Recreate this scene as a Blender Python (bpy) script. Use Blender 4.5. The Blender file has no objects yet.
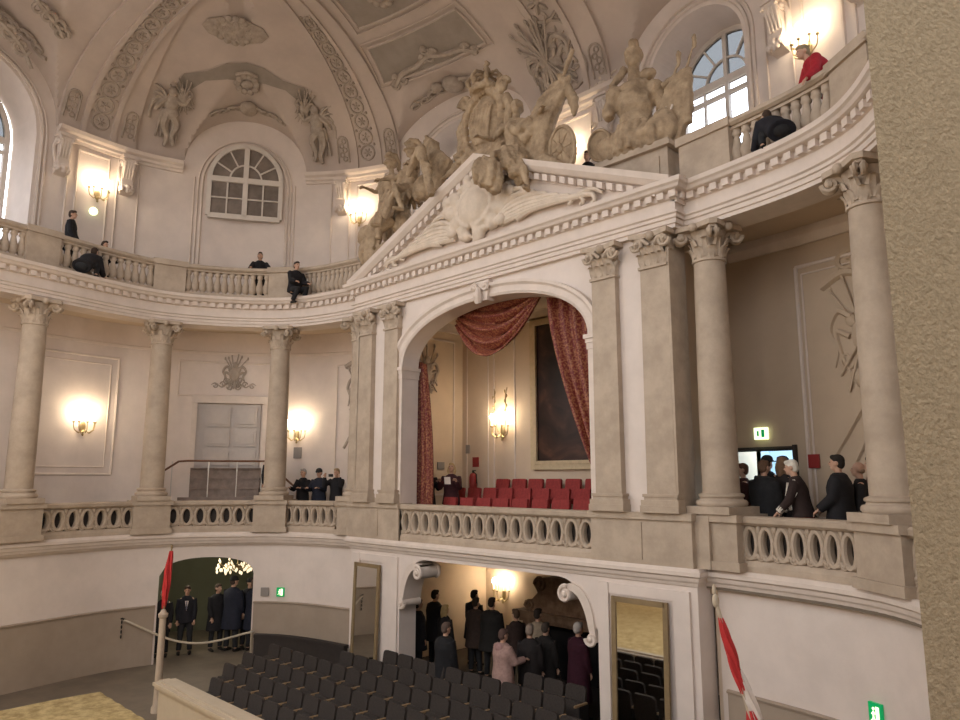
import bpy, math, random
from math import sin, cos, pi, radians as R, hypot
from mathutils import Vector, Matrix
random.seed(7)
SC = bpy.context.scene
COL = SC.collection
FZ = -0.1            # arena floor
GZ = 3.25             # gallery floor
# ------------------------------------------------------------------ materials
def mat(name, base, rough=0.7, var=0.0, scale=6.0, bump=0.0, bscale=30.0, metal=0.0, c2=None, emit=None, estr=0.0, spec=0.3, detail=5.0):
    m = bpy.data.materials.new(name); m.use_nodes = True
    nt = m.node_tree; b = nt.nodes['Principled BSDF']
    b.inputs['Roughness'].default_value = rough
    b.inputs['Metallic'].default_value = metal
    b.inputs['Specular IOR Level'].default_value = spec
    b.inputs['Base Color'].default_value = (*base, 1)
    tc = nt.nodes.new('ShaderNodeTexCoord')
    if var > 0 or c2:
        n = nt.nodes.new('ShaderNodeTexNoise'); n.inputs['Scale'].default_value = scale; n.inputs['Detail'].default_value = detail
        n.inputs['Roughness'].default_value = 0.65
        nt.links.new(tc.outputs['Object'], n.inputs['Vector'])
        r = nt.nodes.new('ShaderNodeValToRGB')
        a = c2 if c2 else tuple(max(0, c * (1 - var)) for c in base)
        d = base if c2 else tuple(min(1, c * (1 + var)) for c in base)
        r.color_ramp.elements[0].position = 0.36; r.color_ramp.elements[1].position = 0.64
        r.color_ramp.elements[0].color = (*a, 1); r.color_ramp.elements[1].color = (*d, 1)
        nt.links.new(n.outputs['Fac'], r.inputs['Fac']); nt.links.new(r.outputs['Color'], b.inputs['Base Color'])
    if bump > 0:
        n2 = nt.nodes.new('ShaderNodeTexNoise'); n2.inputs['Scale'].default_value = bscale; n2.inputs['Detail'].default_value = 4
        nt.links.new(tc.outputs['Object'], n2.inputs['Vector'])
        bp = nt.nodes.new('ShaderNodeBump'); bp.inputs['Strength'].default_value = bump; bp.inputs['Distance'].default_value = 0.02
        nt.links.new(n2.outputs['Fac'], bp.inputs['Height']); nt.links.new(bp.outputs['Normal'], b.inputs['Normal'])
    if emit:
        b.inputs['Emission Color'].default_value = (*emit, 1); b.inputs['Emission Strength'].default_value = estr
    return m
M = {}
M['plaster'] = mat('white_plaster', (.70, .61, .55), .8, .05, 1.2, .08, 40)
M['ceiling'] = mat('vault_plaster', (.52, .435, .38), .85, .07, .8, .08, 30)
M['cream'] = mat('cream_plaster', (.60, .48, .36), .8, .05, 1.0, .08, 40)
M['tan'] = mat('tan_plaster', (.50, .39, .285), .8, .05, 1.0, .08, 40)  # cream plaster darkened for the dimmer right gallery, shade put into the colour
M['trim'] = mat('stucco_trim', (.68, .585, .515), .75, .05, 3.0)
M['stone'] = mat('grey_beige_stone', (.50, .405, .315), .75, .12, 2.5, .15, 30, c2=(.40, .32, .245))
M['capstone'] = mat('capital_stone', (.47, .38, .295), .8, .15, 5, .2, 30)
M['stucco'] = mat('stucco_relief', (.66, .56, .46), .8, .08, 4)
M['ornament'] = mat('grey_stucco_ornament', (.40, .335, .28), .85, .15, 5)
M['coffer'] = mat('grey_painted_coffer', (.31, .265, .225), .85, .08, 2)
M['statue'] = mat('weathered_statue_stone', (.47, .355, .235), .7, .2, 3.5, .4, 26, c2=(.27, .195, .125))
M['wainscot'] = mat('grey_brown_wainscot', (.36, .287, .222), .6, .06, 1.5)
M['rough'] = mat('rough_render', (.37, .29, .185), .95, .25, 60, .5, 85, c2=(.295, .23, .145))
M['floor'] = mat('dark_stone_floor', (.17, .135, .10), .55, .12, 2)
M['sand'] = mat('raked_sand', (.62, .49, .25), .95, .25, 5, .8, 30, c2=(.36, .265, .12))
M['dark'] = mat('dark_interior', (.03, .025, .022), .8, .1, 3)
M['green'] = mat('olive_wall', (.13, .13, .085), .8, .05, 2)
M['seat'] = mat('charcoal_seat_fabric', (.042, .034, .030), .9, .15, 30)
M['seatdark'] = mat('black_painted_steel', (.018, .016, .016), .5)
M['wood'] = mat('pale_armrest_wood', (.30, .20, .11), .5, .15, 12)
M['riser'] = mat('dark_riser_board', (.035, .028, .025), .7, .1, 6)
M['redchair'] = mat('dark_red_upholstery', (.27, .035, .032), .75, .15, 18)
M['gold'] = mat('gilded_brass', (.42, .33, .18), .35, .1, 8, metal=.8)
M['bulb'] = mat('glowing_bulb', (1, .9, .7), .5, emit=(1.0, .84, .60), estr=60)
M['candle'] = mat('ivory_candle_tube', (.8, .72, .55), .5, emit=(1.0, .80, .52), estr=1.6)
M['glass'] = mat('window_glass', (.9, .95, 1), .03)
M['frame_white'] = mat('white_window_wood', (.66, .60, .54), .55, .04, 4)
M['mirror'] = mat('mirror_glass', (.72, .72, .70), .03, metal=1.0)
M['mirrorframe'] = mat('brown_mirror_frame', (.24, .17, .09), .5, .1, 6)
M['brown'] = mat('brown_marble', (.22, .14, .09), .45, .4, 5, c2=(.12, .07, .042))
M['black'] = mat('black_cloth', (.012, .011, .012), .9, .1, 20)
M['ivory'] = mat('ivory_painted_board', (.48, .40, .30), .6, .05, 3)
M['redflag'] = mat('red_flag_cloth', (.48, .035, .035), .8, .08, 10)
M['whiteflag'] = mat('white_flag_cloth', (.70, .62, .56), .8, .05, 10)
M['signgreen'] = mat('green_exit_sign', (.0, .28, .08), .5, emit=(.0, .55, .16), estr=.45)
M['signwhite'] = mat('lit_sign_white', (.9, .95, .8), .5, emit=(.85, 1, .55), estr=2.2)
M['grey'] = mat('grey_plastic_box', (.28, .25, .23), .6)
M['steel'] = mat('brushed_steel', (.55, .52, .48), .35, metal=.9)
M['handrail'] = mat('brown_handrail_wood', (.16, .075, .04), .45, .1, 8)
M['stairwood'] = mat('brown_stair_wood', (.23, .175, .145), .6, .15, 5)
M['greydoor'] = mat('grey_white_door_paint', (.50, .45, .42), .6, .04, 4)
M['rope'] = mat('pale_rope', (.50, .43, .33), .8, .1, 30)
M['redplastic'] = mat('red_extinguisher_paint', (.28, .03, .028), .4)
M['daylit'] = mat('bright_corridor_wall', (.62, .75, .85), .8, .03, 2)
def thin_glass(name, tint):
    m = bpy.data.materials.new(name); m.use_nodes = True; nt = m.node_tree; nt.nodes.remove(nt.nodes['Principled BSDF'])
    a = nt.nodes.new('ShaderNodeBsdfTransparent'); a.inputs[0].default_value = (*tint, 1); b = nt.nodes.new('ShaderNodeBsdfGlossy'); b.inputs['Roughness'].default_value = .05
    x = nt.nodes.new('ShaderNodeMixShader'); x.inputs[0].default_value = .06
    nt.links.new(a.outputs[0], x.inputs[1]); nt.links.new(b.outputs[0], x.inputs[2]); nt.links.new(x.outputs[0], nt.nodes['Material Output'].inputs['Surface']); return m
M['glass'] = thin_glass('window_glass_thin', (.95, .97, 1.0)); M['greyglass'] = thin_glass('grey_screened_glass', (.24, .245, .25))
# curtain: dark red damask with a fine gold figure
def damask():
    m = bpy.data.materials.new('red_gold_damask'); m.use_nodes = True; nt = m.node_tree; b = nt.nodes['Principled BSDF']
    b.inputs['Roughness'].default_value = .6
    tc = nt.nodes.new('ShaderNodeTexCoord')
    v = nt.nodes.new('ShaderNodeTexVoronoi'); v.inputs['Scale'].default_value = 26; v.feature = 'SMOOTH_F1'
    n = nt.nodes.new('ShaderNodeTexNoise'); n.inputs['Scale'].default_value = 24; n.inputs['Detail'].default_value = 3
    nt.links.new(tc.outputs['Object'], v.inputs['Vector']); nt.links.new(tc.outputs['Object'], n.inputs['Vector'])
    mx = nt.nodes.new('ShaderNodeMath'); mx.operation = 'MULTIPLY_ADD'; mx.inputs[1].default_value = .55
    nt.links.new(v.outputs['Distance'], mx.inputs[0]); nt.links.new(n.outputs['Fac'], mx.inputs[2])
    r = nt.nodes.new('ShaderNodeValToRGB')
    r.color_ramp.elements[0].position = .66; r.color_ramp.elements[0].color = (.14, .012, .010, 1)
    r.color_ramp.elements[1].position = .86; r.color_ramp.elements[1].color = (.30, .115, .05, 1)
    nt.links.new(mx.outputs[0], r.inputs['Fac']); nt.links.new(r.outputs['Color'], b.inputs['Base Color'])
    return m
M['damask'] = damask()
def painting_mat():
    m = bpy.data.materials.new('dark_oil_paint'); m.use_nodes = True; nt = m.node_tree; b = nt.nodes['Principled BSDF']
    b.inputs['Roughness'].default_value = .35
    tc = nt.nodes.new('ShaderNodeTexCoord')
    n = nt.nodes.new('ShaderNodeTexNoise'); n.inputs['Scale'].default_value = 1.1; n.inputs['Detail'].default_value = 6; n.inputs['Distortion'].default_value = 1.2
    nt.links.new(tc.outputs['Object'], n.inputs['Vector'])
    r = nt.nodes.new('ShaderNodeValToRGB')
    e = r.color_ramp.elements
    e[0].position = .35; e[0].color = (.012, .007, .005, 1); e[1].position = .75; e[1].color = (.15, .07, .04, 1)
    x = e.new(.55); x.color = (.045, .02, .015, 1)
    nt.links.new(n.outputs['Fac'], r.inputs['Fac']); nt.links.new(r.outputs['Color'], b.inputs['Base Color'])
    return m
M['pictureframe'] = mat('pale_gilt_frame', (.56, .44, .28), .5, .08, 8)
M['painting'] = painting_mat()
# ------------------------------------------------------------------ mesh builder
class MB:
    def __init__(s): s.v = []; s.f = []
    def add(s, vs, fs):
        o = len(s.v); s.v.extend([tuple(p) for p in vs]); s.f.extend([tuple(i + o for i in q) for q in fs]); return s
    def box(s, x0, x1, y0, y1, z0, z1):
        return s.add([(x0,y0,z0),(x1,y0,z0),(x1,y1,z0),(x0,y1,z0),(x0,y0,z1),(x1,y0,z1),(x1,y1,z1),(x0,y1,z1)],
                     [(0,3,2,1),(4,5,6,7),(0,1,5,4),(1,2,6,5),(2,3,7,6),(3,0,4,7)])
    def obox(s, c, ax, ay, az):            # centre and three half axis vectors
        c, ax, ay, az = map(Vector, (c, ax, ay, az))
        P = [c+i*ax+j*ay+k*az for k in (-1,1) for (i,j) in ((-1,-1),(1,-1),(1,1),(-1,1))]
        return s.add(P, [(0,3,2,1),(4,5,6,7),(0,1,5,4),(1,2,6,5),(2,3,7,6),(3,0,4,7)])
    def tube(s, path, r, seg=8, cap=True, flat=1.0, flatdir=None):
        P = [Vector(p) for p in path]; n = len(P)
        rr = r if isinstance(r, (list, tuple)) else [r]*n
        t0 = (P[1]-P[0]).normalized()
        up = Vector(flatdir) if flatdir else (Vector((0,0,1)) if abs(t0.z) < .9 else Vector((1,0,0)))
        vs = []; a = None
        for i in range(n):
            t = (P[min(i+1,n-1)]-P[max(i-1,0)]).normalized()
            if a is None or flatdir: a = (up - t*up.dot(t)).normalized()
            else:
                a = a - t*a.dot(t)
                a = a.normalized() if a.length > 1e-6 else (up - t*up.dot(t)).normalized()
            b = t.cross(a)
            for k in range(seg):
                th = 2*pi*k/seg
                vs.append(P[i] + a*(cos(th)*rr[i]*flat) + b*(sin(th)*rr[i]))
        fs = [(i*seg+k, i*seg+(k+1)%seg, (i+1)*seg+(k+1)%seg, (i+1)*seg+k) for i in range(n-1) for k in range(seg)]
        if cap: fs += [tuple(range(seg-1,-1,-1)), tuple((n-1)*seg+k for k in range(seg))]
        return s.add(vs, fs)
    def lathe(s, prof, c=(0,0,0), seg=24, M_=None, cap=True):
        vs = []
        for (r, z) in prof:
            for k in range(seg):
                th = 2*pi*k/seg; p = Vector((r*cos(th), r*sin(th), z))
                if M_: p = M_ @ p
                vs.append((p[0]+c[0], p[1]+c[1], p[2]+c[2]))
        n = len(prof)
        fs = [(i*seg+k, i*seg+(k+1)%seg, (i+1)*seg+(k+1)%seg, (i+1)*seg+k) for i in range(n-1) for k in range(seg)]
        if cap: fs += [tuple(range(seg-1,-1,-1)), tuple((n-1)*seg+k for k in range(seg))]
        return s.add(vs, fs)
    def ell(s, c, r, M_=None, seg=12, rings=8):
        r = r if isinstance(r, (list, tuple)) else (r, r, r)
        vs = []; c = Vector(c)
        for i in range(1, rings):
            ph = pi*i/rings
            for k in range(seg):
                th = 2*pi*k/seg; p = Vector((r[0]*sin(ph)*cos(th), r[1]*sin(ph)*sin(th), r[2]*cos(ph)))
                vs.append(c + (M_ @ p if M_ else p))
        for z in (r[2], -r[2]):
            p = Vector((0,0,z)); vs.append(c + (M_ @ p if M_ else p))
        n = rings-1; T, B = n*seg, n*seg+1
        fs = [(i*seg+k, (i+1)*seg+k, (i+1)*seg+(k+1)%seg, i*seg+(k+1)%seg) for i in range(n-1) for k in range(seg)]
        fs += [(T, k, (k+1)%seg) for k in range(seg)] + [(B, (n-1)*seg+(k+1)%seg, (n-1)*seg+k) for k in range(seg)]
        return s.add(vs, fs)
    def prism(s, poly, o, ux, uy, d):       # polygon in plane (ux,uy) at o, extruded by vector d
        o, ux, uy, d = map(Vector, (o, ux, uy, d)); n = len(poly)
        A = [o+ux*p[0]+uy*p[1] for p in poly]; B = [p+d for p in A]
        return s.add(A+B, [tuple(range(n-1,-1,-1)), tuple(range(n, 2*n))] + [(i, (i+1)%n, n+(i+1)%n, n+i) for i in range(n)])
    def grid(s, rows, closed=False):         # rows of points
        n = len(rows); m = len(rows[0]); vs = [p for r in rows for p in r]
        w = m if closed else m-1
        return s.add(vs, [(i*m+j, i*m+(j+1)%m, (i+1)*m+(j+1)%m, (i+1)*m+j) for i in range(n-1) for j in range(w)])
    def xf(s, Mx):
        s.v = [tuple(Mx @ Vector(p)) for p in s.v]; return s
    def merge(s, o): return s.add(o.v, o.f)
    def build(s, name, m, parent=None, smooth=False, angle=40, remesh=None, solid=None, carve=0):
        me = bpy.data.meshes.new(name); me.from_pydata([tuple(p) for p in s.v], [], s.f); me.update()
        me.materials.append(M[m] if isinstance(m, str) else m)
        o = bpy.data.objects.new(name, me); COL.objects.link(o)
        if smooth:
            for p in me.polygons: p.use_smooth = True
            if not remesh:
                try: me.set_sharp_from_angle(angle=R(angle))
                except Exception: pass
        if remesh:
            md = o.modifiers.new('remesh', 'REMESH'); md.mode = 'VOXEL'; md.voxel_size = remesh; md.use_smooth_shade = True
            sm = o.modifiers.new('smooth', 'SMOOTH'); sm.iterations = 1; sm.factor = .5
        if carve:
            tx = bpy.data.textures.get('carving') or bpy.data.textures.new('carving', 'CLOUDS'); tx.noise_scale = .16; tx.noise_depth = 3
            md = o.modifiers.new('carve', 'DISPLACE'); md.texture = tx; md.strength = carve; md.mid_level = .5; md.texture_coords = 'LOCAL'
        if solid:
            md = o.modifiers.new('solid', 'SOLIDIFY'); md.thickness = solid; md.offset = 0
        if parent: o.parent = parent
        return o
def tag(o, label=None, cat=None, group=None, kind=None):
    if label: o['label'] = label
    if cat: o['category'] = cat
    if group: o['group'] = group
    if kind: o['kind'] = kind
    return o
def struct(o, label=None): return tag(o, label, None, None, 'structure')
def thing(name, label, cat, loc=(0,0,0), rz=0, group=None):
    o = bpy.data.objects.new(name, None); COL.objects.link(o); o.empty_display_size = .2
    o.location = loc; o.rotation_euler = (0,0,rz)
    return tag(o, label, cat, group)
KIDS = {}
def kids(o): return [c for c in bpy.data.objects if c.parent == o]
def dup(root, loc=None, rz=None, label=None, group=None, tree=None):
    r = root.copy(); COL.objects.link(r)
    if loc is not None: r.location = loc
    if rz is not None: r.rotation_euler = (0,0,rz)
    if label: r['label'] = label
    if group: r['group'] = group
    for c in (tree if tree is not None else kids(root)):
        d = c.copy(); COL.objects.link(d); d.parent = r
        for e in kids(c):
            h = e.copy(); COL.objects.link(h); h.parent = d
    return r
# ------------------------------------------------------------------ plan curves
def catmull(P, n=24):
    out = []
    for i in range(1, len(P)-2):
        p0, p1, p2, p3 = P[i-1], P[i], P[i+1], P[i+2]
        tj = lambda t, a, b: t + hypot(b[0]-a[0], b[1]-a[1])**.5
        t0 = 0; t1 = tj(t0,p0,p1); t2 = tj(t1,p1,p2); t3 = tj(t2,p2,p3)
        for k in range(n):
            t = t1 + (t2-t1)*k/n
            L = lambda a, b, ta, tb: tuple(a[j]*(tb-t)/(tb-ta)+b[j]*(t-ta)/(tb-ta) for j in (0,1))
            A1=L(p0,p1,t0,t1);A2=L(p1,p2,t1,t2);A3=L(p2,p3,t2,t3);B1=L(A1,A2,t0,t2);B2=L(A2,A3,t1,t3)
            out.append(L(B1,B2,t1,t2))
    out.append(P[-2]); return out
class Curve:
    """open plan curve; outward (away from the hall) is to the left of travel"""
    def __init__(s, pts):
        s.p = pts; n = len(pts); s.n = []
        s.s = [0]
        for i in range(1, n): s.s.append(s.s[-1]+hypot(pts[i][0]-pts[i-1][0], pts[i][1]-pts[i-1][1]))
        for i in range(n):
            a, b = pts[max(i-1,0)], pts[min(i+1,n-1)]; L = hypot(b[0]-a[0], b[1]-a[1])
            s.n.append(((b[1]-a[1])/L, -(b[0]-a[0])/L))       # inward normal
        s.len = s.s[-1]
    def at(s, i, d=0.0):                     # index parameter, inward offset
        i = max(0, min(len(s.p)-1.0001, i)); k = int(i); f = i-k
        L = lambda a, b: (a[0]*(1-f)+b[0]*f, a[1]*(1-f)+b[1]*f)
        p = L(s.p[k], s.p[k+1]); n = L(s.n[k], s.n[k+1]); m = hypot(*n)
        return (p[0]+n[0]/m*d, p[1]+n[1]/m*d)
    def nrm(s, i):
        i = max(0, min(len(s.p)-1.0001, i)); k = int(i); f = i-k
        n = (s.n[k][0]*(1-f)+s.n[k+1][0]*f, s.n[k][1]*(1-f)+s.n[k+1][1]*f); m = hypot(*n); return (n[0]/m, n[1]/m)
    def idx(s, a):                           # arclength -> index
        a = max(0, min(s.len, a))
        lo, hi = 0, len(s.s)-1
        while hi-lo > 1:
            m = (lo+hi)//2
            if s.s[m] <= a: lo = m
            else: hi = m
        return lo + (a-s.s[lo])/(s.s[lo+1]-s.s[lo])
    def arc(s, i): k = int(min(i, len(s.s)-2)); return s.s[k]+(s.s[k+1]-s.s[k])*(i-k)
    def near(s, x, y):
        return min(range(len(s.p)), key=lambda k: hypot(s.p[k][0]-x, s.p[k][1]-y))
    def steps(s, i0, i1, ds=.15):
        a0, a1 = s.arc(i0), s.arc(i1); n = max(1, int(round((a1-a0)/ds)))
        return [s.idx(a0+(a1-a0)*k/n) for k in range(n+1)]
    def offset(s, d): return Curve([s.at(i, d) for i in range(len(s.p))])
KP = [(-6.6,-12.0),(-8.1,-9.4),(-8.96,-6.6),(-9.44,-3.3),(-7.75,-.5),(-5.15,.38),(-2.6,.4),(0,.4),(2.6,.4),(5.15,.38),(7.92,-.38),(9.8,-3.0),(10.9,-5.7),(12.6,-8.4),(14.5,-10.5)]
K = Curve(catmull(KP))
UP = [(-9.0,-13.0),(-10.2,-10.3),(-11.2,-7.1),(-11.7,-4.8),(-11.75,-3.3),(-10.75,-.5),(-9.2,1.3),(-7.68,2.3),(-5.5,3.1),(-3,3.55),(0,3.65),(3,3.55),(5.5,3.1),(7.68,2.3),(9.2,1.3),(10.75,-.5),(11.7,-2.5),(12.6,-4.8),(14,-7),(15.5,-9)]
U = Curve(catmull(UP))
def path_sweep(mb, path, prof, closed=False):
    """sweep closed profile [(d,z)] along plan polyline with mitred corners; d = offset to the right of travel (inward)"""
    n = len(path); rows = []
    for i in range(n):
        a = path[max(i-1,0)]; p = path[i]; b = path[min(i+1,n-1)]
        def nr(u, v):
            L = hypot(v[0]-u[0], v[1]-u[1]); return ((v[1]-u[1])/L, -(v[0]-u[0])/L)
        n1 = nr(a,p) if i > 0 else nr(p,b); n2 = nr(p,b) if i < n-1 else n1
        mx, my = n1[0]+n2[0], n1[1]+n2[1]; q = (1+n1[0]*n2[0]+n1[1]*n2[1])
        m = (mx/q, my/q)
        rows.append([(p[0]+m[0]*d, p[1]+m[1]*d, z) for d, z in prof])
    mb.grid(rows, closed=True)
    k = len(prof); o = len(mb.v)-n*k
    mb.f.append(tuple(o+j for j in range(k-1,-1,-1))); mb.f.append(tuple(o+(n-1)*k+j for j in range(k)))
    return mb
def kpath(i0, i1, C=None, ds=.15, d=0): C = C or K; return [C.at(i, d) for i in C.steps(i0, i1, ds)]
def frame_at(C, i, d=0, z=0):
    """point, tangent (along travel), inward normal"""
    x, y = C.at(i, d); n = C.nrm(i); return Vector((x, y, z)), Vector((-n[1], n[0], 0)), Vector((n[0], n[1], 0))
def wall_curve(mb, C, i0, i1, z0, top, th, openings=(), ds=.15, d=0.0, back=True):
    """wall along curve; front face at inward offset d, back at d-th; openings (ia, ib, bottom(i), top(i))"""
    topf = top if callable(top) else (lambda i: top)
    st = sorted(set(C.steps(i0, i1, ds)) | {x for o in openings for x in (o[0], o[1])})
    def V(i, dd, z): x, y = C.at(i, dd); return (x, y, z)
    def quad(a, b, za, zb, zc, zd, dd, flip):
        q = [V(a,dd,za), V(b,dd,zb), V(b,dd,zc), V(a,dd,zd)]
        mb.add(q if not flip else q[::-1], [(0,1,2,3)])
    e = 1e-4
    for a, b in zip(st[:-1], st[1:]):
        if b-a < 1e-6: continue
        m = (a+b)/2; op = None
        for o in openings:
            if o[0]-e <= m <= o[1]+e: op = o
        for dd, fl in ((d, False), (d-th, True)) if back else ((d, False),):
            if op is None: quad(a,b,z0,z0,topf(b),topf(a),dd,fl)
            else:
                if op[2](m) > z0+e: quad(a,b,z0,z0,op[2](b),op[2](a),dd,fl)
                quad(a,b,op[3](a),op[3](b),topf(b),topf(a),dd,fl)
        if op:
            mb.add([V(a,d,op[3](a)),V(b,d,op[3](b)),V(b,d-th,op[3](b)),V(a,d-th,op[3](a))],[(0,1,2,3)])
            if op[2](m) > z0+e: mb.add([V(a,d,op[2](a)),V(b,d,op[2](b)),V(b,d-th,op[2](b)),V(a,d-th,op[2](a))],[(0,1,2,3)])
        if back: mb.add([V(a,d,topf(a)),V(b,d,topf(b)),V(b,d-th,topf(b)),V(a,d-th,topf(a))],[(0,1,2,3)])
    for o in openings:
        for i in (o[0], o[1]):
            mb.add([V(i,d,o[2](i)),V(i,d-th,o[2](i)),V(i,d-th,o[3](i)),V(i,d,o[3](i))],[(0,1,2,3)])
    for i in (i0, i1):
        mb.add([V(i,d,z0),V(i,d-th,z0),V(i,d-th,topf(i)),V(i,d,topf(i))],[(0,1,2,3)])
    return mb
def slab(mb, C, i0, i1, d0, d1, z0, z1, ds=.2):
    st = C.steps(i0, i1, ds)
    rows = []
    for i in st:
        a = C.at(i, d0); b = C.at(i, d1)
        rows.append([(*a, z0), (*b, z0), (*b, z1), (*a, z1)])
    mb.grid(rows, closed=True)
    return mb
def arch(i0, i1, zs, rise, p=2.0):
    c = (i0+i1)/2; h = (i1-i0)/2
    return lambda i: zs + rise*max(0.0, 1-abs((i-c)/h)**p)**(1/p)
def const(z): return lambda i: z
def loop_tube(mb, C, i0, i1, z0, z1, d, r, ds=.25, w=None):
    """rectangular moulding frame lying on a curved wall"""
    st = C.steps(i0, i1, ds)
    lo = [(*C.at(i, d), z0) for i in st]; hi = [(*C.at(i, d), z1) for i in st]
    mb.tube(lo, r, 6); mb.tube(hi, r, 6); mb.tube([lo[0], hi[0]], r, 6); mb.tube([lo[-1], hi[-1]], r, 6)
    return mb
# ---------------------------------------------------------------- floor and sand
struct(MB().box(-14, 16, -16, 9, FZ-.3, FZ).build('floor', 'floor'), 'dark stone floor of the hall')
sand = MB()
n = 60
rows = []
for j in range(n+1):
    y = -4.9 - 25.5*j/n; x0 = -7.55 if y > -9.8 else -7.55-min(13.5, (-9.8-y)*6)
    rows.append([(x0 + (7.2-x0)*k/90, y, FZ+.03+.012*sin(k*1.7+j*.9)) for k in range(91)])
sand.grid(rows)
tag(sand.build('arena_sand', 'sand', smooth=True), 'yellow raked riding sand at the lower left inside the barrier', 'sand', kind='stuff')
# ---------------------------------------------------------------- ground storey walls
DA, DB = 50.2, 67.4
doorarch = arch(DA, DB, 2.15, .45, 2.2)
w = MB(); wall_curve(w, K, 0, 97.5, FZ, 3.0, .5, [(DA, DB, const(FZ), doorarch)])
struct(w.build('wall_left', 'plaster'), 'white plastered curved ground storey wall on the left')
w = MB(); wall_curve(w, K, 190.5, 288, FZ, 3.0, .5, [(220.3, 225.6, const(1.2), const(2.42))])
struct(w.build('wall_right', 'plaster'), 'white plastered curved ground storey wall on the right')
# grey brown wainscot with a narrow cap
def wainscot(i0, i1, name, h=1.36):
    w = MB(); wall_curve(w, K, i0, i1, FZ, h, .03, d=.03)
    o = struct(w.build(name, 'wainscot'))
    c = MB(); path_sweep(c, kpath(i0, i1), [(.0, h), (.06, h), (.07, h+.03), (.04, h+.05), (.0, h+.05)])
    struct(c.build(name + '_cap', 'wainscot', o)); o.pop('x', None); return o
b1 = wainscot(0, DA-.4, 'trim_1'); b2 = wainscot(DB+.3, 97, 'trim_2'); b3 = wainscot(191.5, 219.8, 'trim_3')
wainscot(226, 287, 'trim_4')
# niche behind the small opening in the right wall
x, y = K.at(223, -.9)
nb = MB(); wall_curve(nb, K, 219.5, 226.4, 1.1, 2.5, .1, d=-.5); struct(nb.build('wall_niche', 'grey'), 'grey back of the small opening')
# dark curved partition in front of the left wall, beside the doorway
dk = MB(); wall_curve(dk, K, 69.6, 99.5, FZ, .62, .08, d=.62)
wall_curve(dk, K, 69.6, 99.5, .58, .66, .16, d=.66)
tag(dk.build('curved_partition', 'riser'), 'low dark curved partition along the wall under the green exit sign on the left', 'partition')
# pavilion (straight centre bay)
PV = Curve([(-4.85+9.7*k/194, 0.0) for k in range(195)])
pi_ = lambda x: (x+4.85)/9.7*194
garch = lambda i: (lambda x: 2.9 - max(0, abs(x)-1.9)**2.4*.98)( -4.85+9.7*i/194)
barch = arch(pi_(-2.82), pi_(2.82), 7.42, 1.22, 2.15)
w = MB()
wall_curve(w, PV, 0, 194, FZ, 3.3, .5, [(pi_(-2.85), pi_(2.85), const(FZ), garch)], ds=.05)
struct(w.build('wall_center', 'plaster'), 'white ground storey of the centre bay with a wide arched opening')
w = MB()
wall_curve(w, PV, pi_(-4.64), pi_(4.64), 3.3, 9.1, .45, [(pi_(-2.82), pi_(2.82), const(3.3), barch)], ds=.05)
struct(w.build('wall_upper', 'plaster'), 'cream wall of the royal box with a flat arched opening')
# pilaster-like vertical strips at the corners of the ground bay
st_ = MB()
for sx in (-1, 1):
    for a, b in ((2.9, 3.12), (4.42, 4.72)):
        x0, x1 = sorted((sx*a, sx*b)); st_.box(x0, x1, -.05, .0, FZ, 2.9)
    st_.box(*(sorted((sx*3.12, sx*4.42))), -.03, 0, 2.72, 2.9)
struct(st_.build('trim_5', 'plaster'))
# mid cornice: over the ground storey
def ent_path(d0=0, i0=0, i1=288, front=.1, half=4.55):
    L = [p for p in kpath(i0, 99) if p[0] < -5.05]
    Rr = [p for p in kpath(189, i1) if p[0] > 5.05]
    return L + [(-half, .38), (-half, front), (half, front), (half, .38)] + Rr
c = MB(); path_sweep(c, ent_path(front=.12, half=4.72), [(-.3,2.92),(.06,2.92),(.10,2.97),(.15,2.99),(.17,3.04),(.20,3.07),(.22,3.13),(.26,3.16),(.26,3.22),(.22,3.28),(-.3,3.28)])
struct(c.build('trim_6', 'trim'), 'white moulded cornice above the ground storey')
# galleries: floor, ceiling, back walls
gs = MB(); slab(gs, K, 0, 98.5, .15, -2.1, 3.0, GZ); slab(gs, K, 189.5, 288, .15, -2.1, 2.95, GZ)
struct(gs.build('floor_gallery', 'floor'), 'floor of the lower gallery')
B = K.offset(-1.9)
bw = MB(); wall_curve(bw, B, 0, 104, GZ, 9.4, .2); struct(bw.build('wall_gallery_left', 'plaster'), 'back wall of the left gallery')
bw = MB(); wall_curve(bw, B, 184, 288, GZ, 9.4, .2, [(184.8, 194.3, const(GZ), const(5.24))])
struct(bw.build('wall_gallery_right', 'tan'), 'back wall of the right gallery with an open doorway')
gc = MB(); slab(gc, K, 0, 99, -.1, -2.1, 9.25, 9.4); slab(gc, K, 189, 288, -.1, -2.1, 9.25, 9.4)
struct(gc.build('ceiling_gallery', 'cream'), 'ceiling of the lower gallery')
fr = MB()                                     # cornice strip high on the back wall of the gallery
path_sweep(fr, kpath(0, 103, B), [(0,8.55),(.04,8.55),(.05,8.62),(0,8.64)])
path_sweep(fr, kpath(186, 288, B), [(0,8.95),(.06,8.95),(.14,9.1),(.14,9.25),(0,9.25)])
for a, b in ((12, 21), (29.5, 44), ):
    loop_tube(fr, B, a, b, 4.85, 8.2, .01, .035); loop_tube(fr, B, a+1.0, b-1.0, 5.05, 8.0, .01, .02)
for a, b in ((77.5, 97),): loop_tube(fr, B, a, b, 4.3, 8.2, .01, .025)
loop_tube(fr, B, 52, 69, 7.25, 8.3, .01, .03)
for a, b in ((196.2, 214), (217.5, 238)): loop_tube(fr, B, a, b, 3.9, 8.55, .01, .035); loop_tube(fr, B, a+.8, b-.8, 4.05, 8.4, .01, .018)
struct(fr.build('trim_7', 'trim'))
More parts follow.
